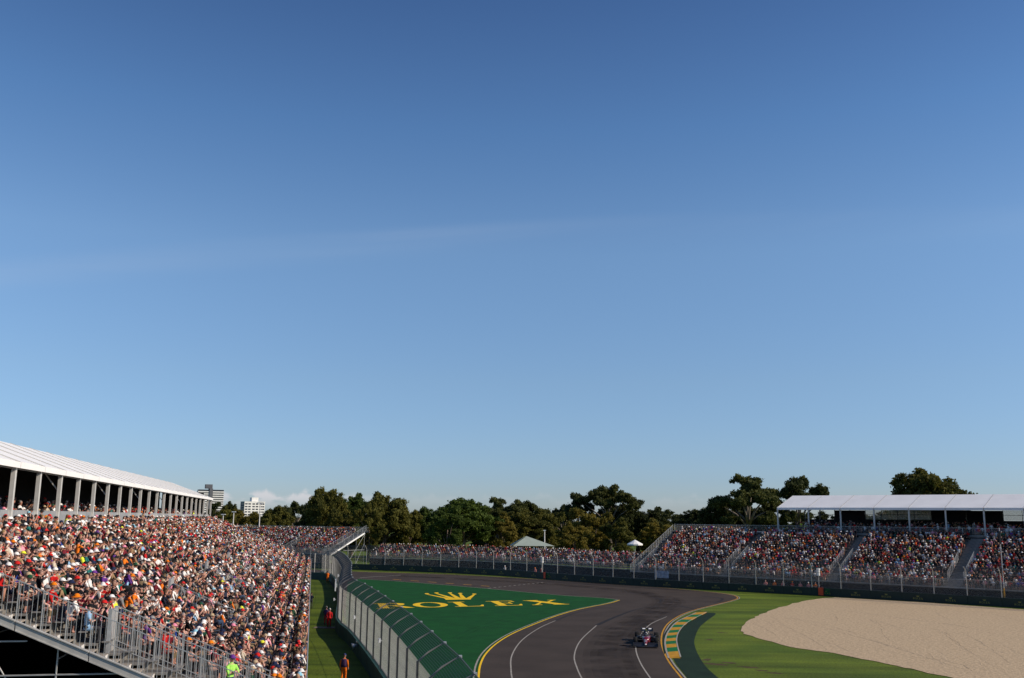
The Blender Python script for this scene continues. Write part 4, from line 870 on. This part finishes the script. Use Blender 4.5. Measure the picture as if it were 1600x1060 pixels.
def tree_kind(kind, seed):
    """unit tree 10 m high, about 9 m wide: limbs carry lobes, each lobe is a cluster of small leaf sprays"""
    g = random.Random(seed); cl = []; tk = MB()
    def lobe(c, r, k, sr, fl):
        for _ in range(k):
            th = g.uniform(0, 6.283); zz = g.uniform(-.75, 1); q = math.sqrt(max(0, 1 - zz * zz)); w_ = g.uniform(.55, 1.08)
            cl.append((c[0] + r * q * math.cos(th) * w_, c[1] + r * q * math.sin(th) * w_, c[2] + r * zz * fl * w_, g.uniform(*sr), g.uniform(.6, .85)))
        cl.append((*c, r * .6, fl))
    if kind == 'euc':
        tk.tube([(0, 0, 0), (.2, .1, 2.5), (-.1, .1, 4.2)], [.34, .27, .22], 8)
        for i in range(9):
            a = i * 2.4 + g.uniform(-.4, .4); rr = (0, 1.5, 2.2, 2.9, 3.3, 1.6, 2.8, 3.2, 2.4)[i] * g.uniform(.85, 1.1); z = 8.6 - rr * .55 + g.uniform(-1.3, .4); r = g.uniform(.85, 1.35); c = (rr * math.cos(a), rr * math.sin(a), z)
            lobe(c, r, 13, (.32, .6), .62); tk.tube([(-.1, .1, 3.4 + .1 * i), (c[0] * .4, c[1] * .4, 3.9 + (z - 3.9) * .5), (c[0] * .9, c[1] * .9, z - .3)], [.15, .1, .04], 5)
        for i in range(5): a = i * 1.25 + g.random(); lobe((2.2 * math.cos(a), 2.2 * math.sin(a), g.uniform(3.2, 5.2)), g.uniform(.6, .9), 7, (.3, .5), .7)
        n, s = 26000, .15
    elif kind == 'round':
        tk.tube([(0, 0, 0), (.1, 0, 2), (0, .1, 5)], [.4, .32, .15], 8)
        lobe((0, 0, 5.4), 2.2, 16, (.7, 1.1), .9)
        for i in range(18):
            a = i * 2.4 + g.uniform(-.3, .3); t = (i + .5) / 18; ph = math.asin(1 - 1.75 * t); k = g.uniform(.82, 1.12); c = (2.8 * k * math.cos(ph) * math.cos(a), 2.8 * k * math.cos(ph) * math.sin(a), 5.3 + 2.9 * k * math.sin(ph)); lobe(c, g.uniform(1.0, 1.5), 12, (.35, .75), .8)
            if i % 2 == 0: tk.tube([(0, 0, 2.6), (c[0] * .5, c[1] * .5, (c[2] + 2.6) / 2), c], [.14, .09, .03], 5)
        n, s = 38000, .17
    else:
        tk.tube([(0, 0, 0), (.1, .1, 2.2), (0, 0, 6)], [.32, .26, .1], 8)
        for i in range(16):
            a = i * 2.4 + g.uniform(-.5, .5); z = 1.3 + 7.2 * ((i + .5) / 16); rr = (3.2 * math.sin(math.pi * min(.97, .14 + .80 * (z / 10))) ** .7) * g.uniform(.45, 1.1); c = (rr * math.cos(a), rr * math.sin(a), z + g.uniform(-.5, .6)); lobe(c, g.uniform(.85, 1.35), 10, (.35, .7), .95)
            if i % 2 == 0: tk.tube([(0, 0, 1.8), (c[0] * .5, c[1] * .5, c[2] * .8), c], [.12, .08, .03], 5)
        n, s = 32000, .17
    return cl, tk, n, s
TK = {}
for kind in ('euc', 'round', 'bush'):
    for sd in (1, 2):
        cl, tk, n, s = tree_kind(kind, sd * 17 + len(kind)); TK[kind, sd] = (cl, n, s, tk.mesh('trunk', M_bark2 if kind == 'euc' else M_bark, True), {})
def tree(u, vtop, wpx, dist, kind, leaf, label, sd=1, zbase=0, ysc=1):
    cl, n, s, tm, cache = TK[kind, sd]
    if leaf not in cache: cache[leaf] = crown_mesh(cl, n, s, LM[leaf], sd)
    me = cache[leaf]
    if 'zt' not in cache:
        q = np.empty(len(me.vertices) * 3, np.float32); me.vertices.foreach_get('co', q); q = q.reshape(-1, 3); cache['zt'] = float(np.percentile(q[:, 2], 99.7)); cache['wt'] = float(2 * np.percentile(np.hypot(q[:, 0], q[:, 1]), 96))
    top = at(u, vtop, dist); hgt = (top.z - zbase) / cache['zt']; wd = wpx * dist / FPX / cache['wt']
    o = empty('tree', (top.x, dist, zbase), random.uniform(0, 6.28)); tag(o, label, 'tree', 'trees behind the stands')
    place(tm, 'trunk', o, (0, 0, 0), 0, (wd, wd, hgt)); place(cache[leaf], 'crown', o, (0, 0, 0), 0, (wd, wd, hgt)); return o
TREES = [ # u, top v, width px, distance, kind, leaf, label
 (352, 793, 46, 260, 'bush', 'oliv', 'olive green tree just right of the left roof end', 1), (338, 786, 34, 300, 'euc', 'dark', 'dark tree touching the end of the long white roof', 1), (358, 786, 30, 330, 'round', 'dark', 'small dark rounded tree below the striped tower', 2),
 (384, 797, 50, 265, 'bush', 'yel', 'brownish tree beneath the white apartment block', 2), (412, 800, 44, 275, 'bush', 'oliv', 'low olive tree right of the tall lamp mast', 1), (436, 793, 46, 285, 'round', 'oliv', 'pale rounded tree right of the apartment block', 1), (462, 785, 48, 290, 'euc', 'dark', 'dark gum tree left of the tallest left clump', 2),
 (486, 790, 40, 262, 'bush', 'dark', 'dark bushy tree filling in beside the distant bleacher', 2), (513, 766, 66, 250, 'round', 'oliv', 'broad tall tree with the highest crown of the left clump', 1), (552, 774, 62, 262, 'round', 'round', 'broad dark green tree behind the bleacher end stair', 2), (532, 797, 60, 240, 'bush', 'oliv', 'bushy olive tree directly behind the distant bleacher', 1),
 (604, 773, 74, 245, 'round', 'oliv', 'large rounded olive tree right of the distant bleacher', 2), (578, 790, 50, 235, 'bush', 'oliv', 'bushy tree beside the bleacher end stair', 2), (640, 793, 50, 250, 'bush', 'oliv', 'olive bush tree between two large round trees', 1), (664, 795, 50, 255, 'round', 'round', 'lower green tree left of the big deep green tree', 1),
 (724, 782, 100, 232, 'round', 'round', 'big deep green tree in the middle of the row', 1), (700, 800, 60, 222, 'bush', 'round', 'green bushy tree in front of the big green tree', 2), (779, 779, 60, 262, 'euc', 'euc', 'gum tree with domed crown right of the big green tree', 1), (816, 783, 76, 262, 'euc', 'euc', 'broad gum tree above the pale shade sail', 2),
 (783, 803, 60, 236, 'bush', 'yel', 'rusty autumn tree left of the shade sail', 1), (822, 798, 74, 245, 'round', 'oliv', 'olive tree rising behind the shade sail', 2), (858, 797, 56, 248, 'bush', 'oliv', 'olive tree right of the shade sail', 2), (880, 790, 44, 275, 'euc', 'dark', 'thin dark tree left of the spreading gum', 2),
 (903, 772, 50, 262, 'euc', 'dark', 'dark gum with sparse top left of the tallest central gum', 1), (951, 760, 96, 258, 'euc', 'euc', 'tall spreading gum tree at the centre of the skyline', 2), (968, 788, 66, 262, 'round', 'dark', 'dark rounded tree under the spreading gum', 1),
 (922, 797, 76, 232, 'bush', 'yel', 'yellow brown tree in front of the spreading gum', 2), (898, 818, 56, 216, 'bush', 'yel', 'low yellow green bush in front of the autumn tree', 1), (962, 812, 56, 226, 'bush', 'oliv', 'olive bushy tree left of the white umbrella', 1), (1018, 795, 66, 262, 'round', 'dark', 'dark tree right of the white umbrella', 2), (1026, 813, 66, 232, 'bush', 'yel', 'autumn tinted tree behind the right stand end railing', 1),
 (1060, 799, 56, 300, 'bush', 'dark', 'low dark far tree left of the right stand', 2), (1090, 797, 60, 290, 'round', 'dark', 'dark far tree behind the open rows', 1), (1116, 788, 62, 255, 'round', 'dark', 'dark rounded tree left of the tall gum', 2), (1166, 745, 108, 245, 'euc', 'euc', 'tallest gum tree behind the right stand', 1), (1160, 790, 90, 262, 'round', 'dark', 'dark undergrowth tree beneath the tallest gum', 1),
 (1246, 747, 100, 250, 'euc', 'dark', 'gum tree at the left end of the right roof', 2), (1212, 792, 60, 262, 'bush', 'dark', 'dark bush tree beside the right roof end', 2), (1451, 736, 112, 255, 'round', 'oliv', 'broad domed tree rising above the right roof', 2), (1190, 800, 60, 270, 'bush', 'dark', 'dark bush behind the top open row', 1), (1300, 802, 70, 265, 'bush', 'dark', 'dark tree seen beneath the right roof', 1), (1360, 800, 80, 270, 'bush', 'oliv', 'olive tree seen through the roofed deck windows', 2)]
for t in TREES: tree(*t)
BACK = ['left roof end', 'striped tower', 'lamp mast', 'apartment block', 'distant bleacher left part', 'distant bleacher middle', 'distant bleacher stair', 'first large round tree', 'big green tree left edge', 'big green tree right edge', 'shade sail left edge', 'shade sail right edge', 'autumn tree', 'spreading gum', 'white umbrella', 'right stand end railing', 'open rows left part', 'open rows middle', 'tallest gum', 'right roof end']
for i, nm in enumerate(BACK):
    u = 345 + i * 46.5; tree(u, 806 + 5 * math.sin(i * 2.3), 84, 300 + 12 * (i % 3), 'bush', ('dark', 'oliv', 'dark')[i % 3], 'low tree filling the background behind the ' + nm, 1 + i % 2)
# ------------------------------------------------------------------ distant buildings
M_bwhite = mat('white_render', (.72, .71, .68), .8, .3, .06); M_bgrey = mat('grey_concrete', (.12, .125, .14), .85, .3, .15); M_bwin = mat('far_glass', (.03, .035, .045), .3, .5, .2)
p0, p1 = at(307, 758, 1300), at(348, 810, 1300)
T1 = empty('apartment_tower', ((p0.x + p1.x) / 2, 1300, 0), R(24)); T1.scale = (.86, .86, 1); tag(T1, 'white banded apartment tower with grey core behind the left roof', 'building')
H1 = at(330, 765, 1300).z; nf = int(H1 / 2.9)
for a, b in ((-19, -2), (3, 20)):
    MB().box(a + .5, b - .5, -7.5, 7.5, 0, H1 - .5).build('wall', M_bwin, T1)
    for i in range(nf): MB().box(a, b, -8, 8, i * 2.9, i * 2.9 + 1.55).build('balcony_band', M_bwhite, T1)
MB().box(-2, 3, -9, 8.5, 0, H1 + 1).build('stair_core', M_bgrey, T1); MB().box(-8, 2.5, -5, 5, H1 + 1.05, H1 + 6.5).build('plant_room', M_bgrey, T1)
p0, p1 = at(376, 779, 1125), at(414, 797, 1125)
T2 = empty('apartment_block', ((p0.x + p1.x) / 2, 1125, 0), R(34)); T2.scale = (.86, .86, 1); tag(T2, 'white apartment block with rooftop box above the trees', 'building')
H2 = at(395, 784.5, 1125).z
MB().box(-14, 14, -8, 8, 0, H2).build('wall', M_bwhite, T2); MB().box(-14.06, -14.02, -8, 8, 0, H2 - .6).build('shade_sheet', M_bgrey, T2)  # left wall's shade put in as a thin dark grey sheet
MB().box(-3, 6, -4, 4, H2 + .02, H2 + 5).build('roof_box', M_bwhite, T2); MB().box(-14.3, 14.3, -8.3, 8.3, H2, H2 + .02 + .4).build('parapet', M_bwhite, T2)
W2 = MB().box(-1.7, 1.7, -.06, .02, 0, 1.5).mesh('window', M_bwin)
for fl in range(8):
    for x in (-11.5, -7, -1.5, 3.2, 8.2, 11.8): place(W2, 'window', T2, (x, -8.03, H2 - 3.2 - 3.0 * fl), 0, (1.0 if x != 11.8 else .8, 1, 1))
    for y in (-5, 0, 5): place(W2, 'window', T2, (-14.1, y, H2 - 3.2 - 3.0 * fl), R(-90))
# ------------------------------------------------------------------ street furniture and small things
def lamp(u, v, dist, label, arm=1.2):
    p = at(u, v, dist); o = empty('lamp_post', (p.x, dist, 0)); tag(o, label, 'lamp post'); mb = MB(); mb.tube([(0, 0, 0), (0, 0, p.z)], [.16, .09], 8); mb.build('pole', M_tentin, o, smooth=True)
    if arm: mb = MB(); mb.box(-arm, arm, -.12, .12, -.1, .08); mb.build('lamp_head', M_white, o, (0, 0, p.z))
lamp(365.5, 800, 222, 'short lamp post in front of the olive trees on the left', .45); lamp(407, 786, 222, 'tall lamp mast in front of the white apartment block', .8); lamp(349, 804, 225, 'small lamp post nearest the left roof end', .5); lamp(851, 829, 205, 'thin lamp post rising behind the pale shade sail', .25)
M_sail = mat('shade_sail_cloth', (.29, .34, .30), .8, .8, .06)
SP = at(822, 838, 196); SAIL = empty('shade_sail', (SP.x, 196, 0)); tag(SAIL, 'pale grey green pyramid shade sail above the low bleacher', 'shade sail')
E_Z = at(822, 852.5, 196).z
for i, (a, b) in enumerate((((-2.6, -3.6), (5.6, -2.6)), ((5.6, -2.6), (4.2, 4.5)), ((4.2, 4.5), (-3.2, 3.6)), ((-3.2, 3.6), (-2.9, -3.4)))):
    v = [(a[0], a[1], E_Z), (b[0], b[1], E_Z), (0.1 * (1 if i < 2 else -1), -.1 if i in (0, 3) else .1, SP.z)]; MB().add(v + [(x, y, z - .03) for x, y, z in v], [(0, 1, 2), (5, 4, 3), (0, 3, 4, 1), (1, 4, 5, 2), (2, 5, 3, 0)]).build('sail_panel', M_sail, SAIL)
for x, y in ((-2.6, -3.5), (5.4, -2.5), (4.1, 4.3), (-3.1, 3.5)): pole(SAIL, (x, y, 0), (x, y, E_Z), .06, 'post', M_tentin)
UP = at(992, 843.5, 190); UM = empty('umbrella', (UP.x, 190, 0)); tag(UM, 'white market umbrella left of the right stand end', 'umbrella')
mb = MB(); n = 10; mb.add([(0, 0, UP.z)] + [(1.5 * math.cos(2 * math.pi * i / n), 1.5 * math.sin(2 * math.pi * i / n), UP.z - .8) for i in range(n)] + [(1.5 * math.cos(2 * math.pi * i / n), 1.5 * math.sin(2 * math.pi * i / n), UP.z - 1.05) for i in range(n)], [(0, 1 + i, 1 + (i + 1) % n) for i in range(n)] + [(1 + i, 11 + i, 11 + (i + 1) % n, 1 + (i + 1) % n) for i in range(n)]); mb.build('canopy', M_tent, UM); pole(UM, (0, 0, 0), (0, 0, UP.z), .05, 'pole', M_tentin)
def on_barrier(u, back=0.0):
    j = min(range(len(RP) - 1), key=lambda q: abs(proj(RP[q])[0] - u)); a = RP[j]; d = (RP[j + 1] - a).normalized(); nrm = Vector((-d.y, d.x, 0)); p = a + nrm * back
    return p + d * ((u - proj(p)[0]) / (proj(p + d)[0] - proj(p)[0])), math.atan2(d.y, d.x)
for u, wd, lab in ((851, .55, 'small red marker board on the far barrier by the dashed line'), (1283, .72, 'larger red marker board on the barrier beside the gravel')):
    p, rz = on_barrier(u, -.24); o = empty('marker_board', (p.x, p.y, 0), rz); tag(o, lab, 'board', 'red marker boards'); MB().box(-wd / 2, wd / 2, -.04, .04, .1, 1.12).build('board', M_orange, o)
    MB().box(-wd / 2 - .02, -wd / 2, -.05, .05, .02, 1.14).box(wd / 2, wd / 2 + .02, -.05, .05, .02, 1.14).build('frame', M_black, o)
    for k in range(4): MB().box(wd / 2 + .2, wd / 2 + .85, -.03, .03, .25 + .22 * k, .33 + .22 * k).build('stripe', M_kgreen, o)
for u, z, lab in ((1280, 2.7, 'white drum shaped lamp housing on the right fence'), (847, 2.6, 'white box lamp housing on the middle fence')):
    p, rz = on_barrier(u, .5); o = empty('signal_lamp', (p.x, p.y, 0), rz); tag(o, lab, 'lamp', 'white lamp housings on the fence'); mb = MB(); mb.tube([(0, 0, z), (0, 0, z + 1.0)], .24, 12); mb.build('housing', M_white, o); mb = MB(); mb.tube([(0, 0, z + .4), (0, 0, z + .5)], .25, 12); mb.build('band', M_steel, o); pole(o, (0, .1, 0), (0, .1, z), .04, 'pole', M_tentin)
p, rz = on_barrier(1571, .6); o = empty('aerial_mast', (p.x, p.y, 0), rz); tag(o, 'tall thin mast with yellow foot rising at the far right fence', 'mast'); pole(o, (0, 0, 0), (0, 0, 9.6), .05, 'pole', M_tentin); pole(o, (0, -.03, .9), (0, -.03, 2.2), .09, 'foot_sleeve', M_ora); MB().box(-.1, .1, -.06, .06, 7.6, 9.2).build('antenna', M_black, o)
p, rz = on_barrier(1034, 2.5); o = empty('banner', (p.x, p.y, 0), rz); tag(o, 'pale banner hung behind the fence by the stand end', 'banner'); mb = MB(); v = [(x * .25, .12 * math.sin(x * 1.3), z) for z in (1.2, 2.3) for x in range(-5, 6)]; mb.add(v + [(x, y + .02, z) for x, y, z in v], [(i, i + 1, i + 12, i + 11) for i in range(10)] + [(i + 23, i + 22, i + 33, i + 34) for i in range(10)]); mb.build('cloth', mat('banner_cloth', (.30, .33, .42), .8, 3, .4), o); pole(o, (-1.25, .1, 0), (-1.25, .1, 2.4), .03, 'post', M_tentin)
# things fixed to the near fence
def on_left(y):
    for a, b in zip(LPTS, LPTS[1:]):
        if a.y <= y <= b.y: t = (y - a.y) / (b.y - a.y); return a.lerp(b, t), math.atan2((b - a).y, (b - a).x)
for y, z, h, wd, lab in ((101, 2.6, 1.2, .35, 'tall white light panel on the near fence'), (92, 2.4, .22, .3, 'small white lamp on the fence above the red marshals'), (74, 2.6, .22, .3, 'small white lamp on the fence beyond the orange marshal'), (58, 2.9, .22, .3, 'small white lamp on the nearest fence bays'), (118, 3.0, .3, .35, 'small white lamp far along the near fence')):
    p, rz = on_left(y); o = empty('light_panel', (p.x, p.y, 0), rz); tag(o, lab, 'lamp', 'white lamps on the near fence'); MB().box(-wd / 2, wd / 2, .30, .42, z, z + h).build('panel', M_white, o); MB().box(-.03, .03, .20, .30, z + h * .3, z + h * .6).build('bracket', M_steel, o)
p, rz = on_left(73); o = empty('loudspeaker', (p.x, p.y, 0), rz); tag(o, 'grey round loudspeaker hung on the teal barrier', 'loudspeaker'); mb = MB(); mb.tube([(0, .17, .85), (0, .35, .8), (0, .55, .75)], [.08, .14, .26], 14); mb.build('horn', M_steel, o, smooth=True); mb = MB(); mb.tube([(0, .1, .95), (0, .3, 1.15)], .02, 6); mb.build('bracket', M_steel, o)
# crossing barrier at the lane's far end
a, b = G(486, 905), G(514, 907); d = b - a; o = empty('lane_end_barrier', a, math.atan2(d.y, d.x)); tag(o, 'teal barrier with fence closing the far end of the grass lane', 'barrier'); LL = d.length
MB().box(-3, LL, -.15, .15, 0, 1.1).build('barrier_block', M_barL, o); 
for x in (-2.5, .6, LL - 1.2): MB().box(x - .05, x + .05, .05, .15, 1.1, 4.1).build('post', M_fsteel, o)
wm = wire_mesh(LL + 3, 1.1, 4.1).mesh('mesh_panel', M_wire); place(wm, 'mesh_panel', o, (-3, .2, 0))
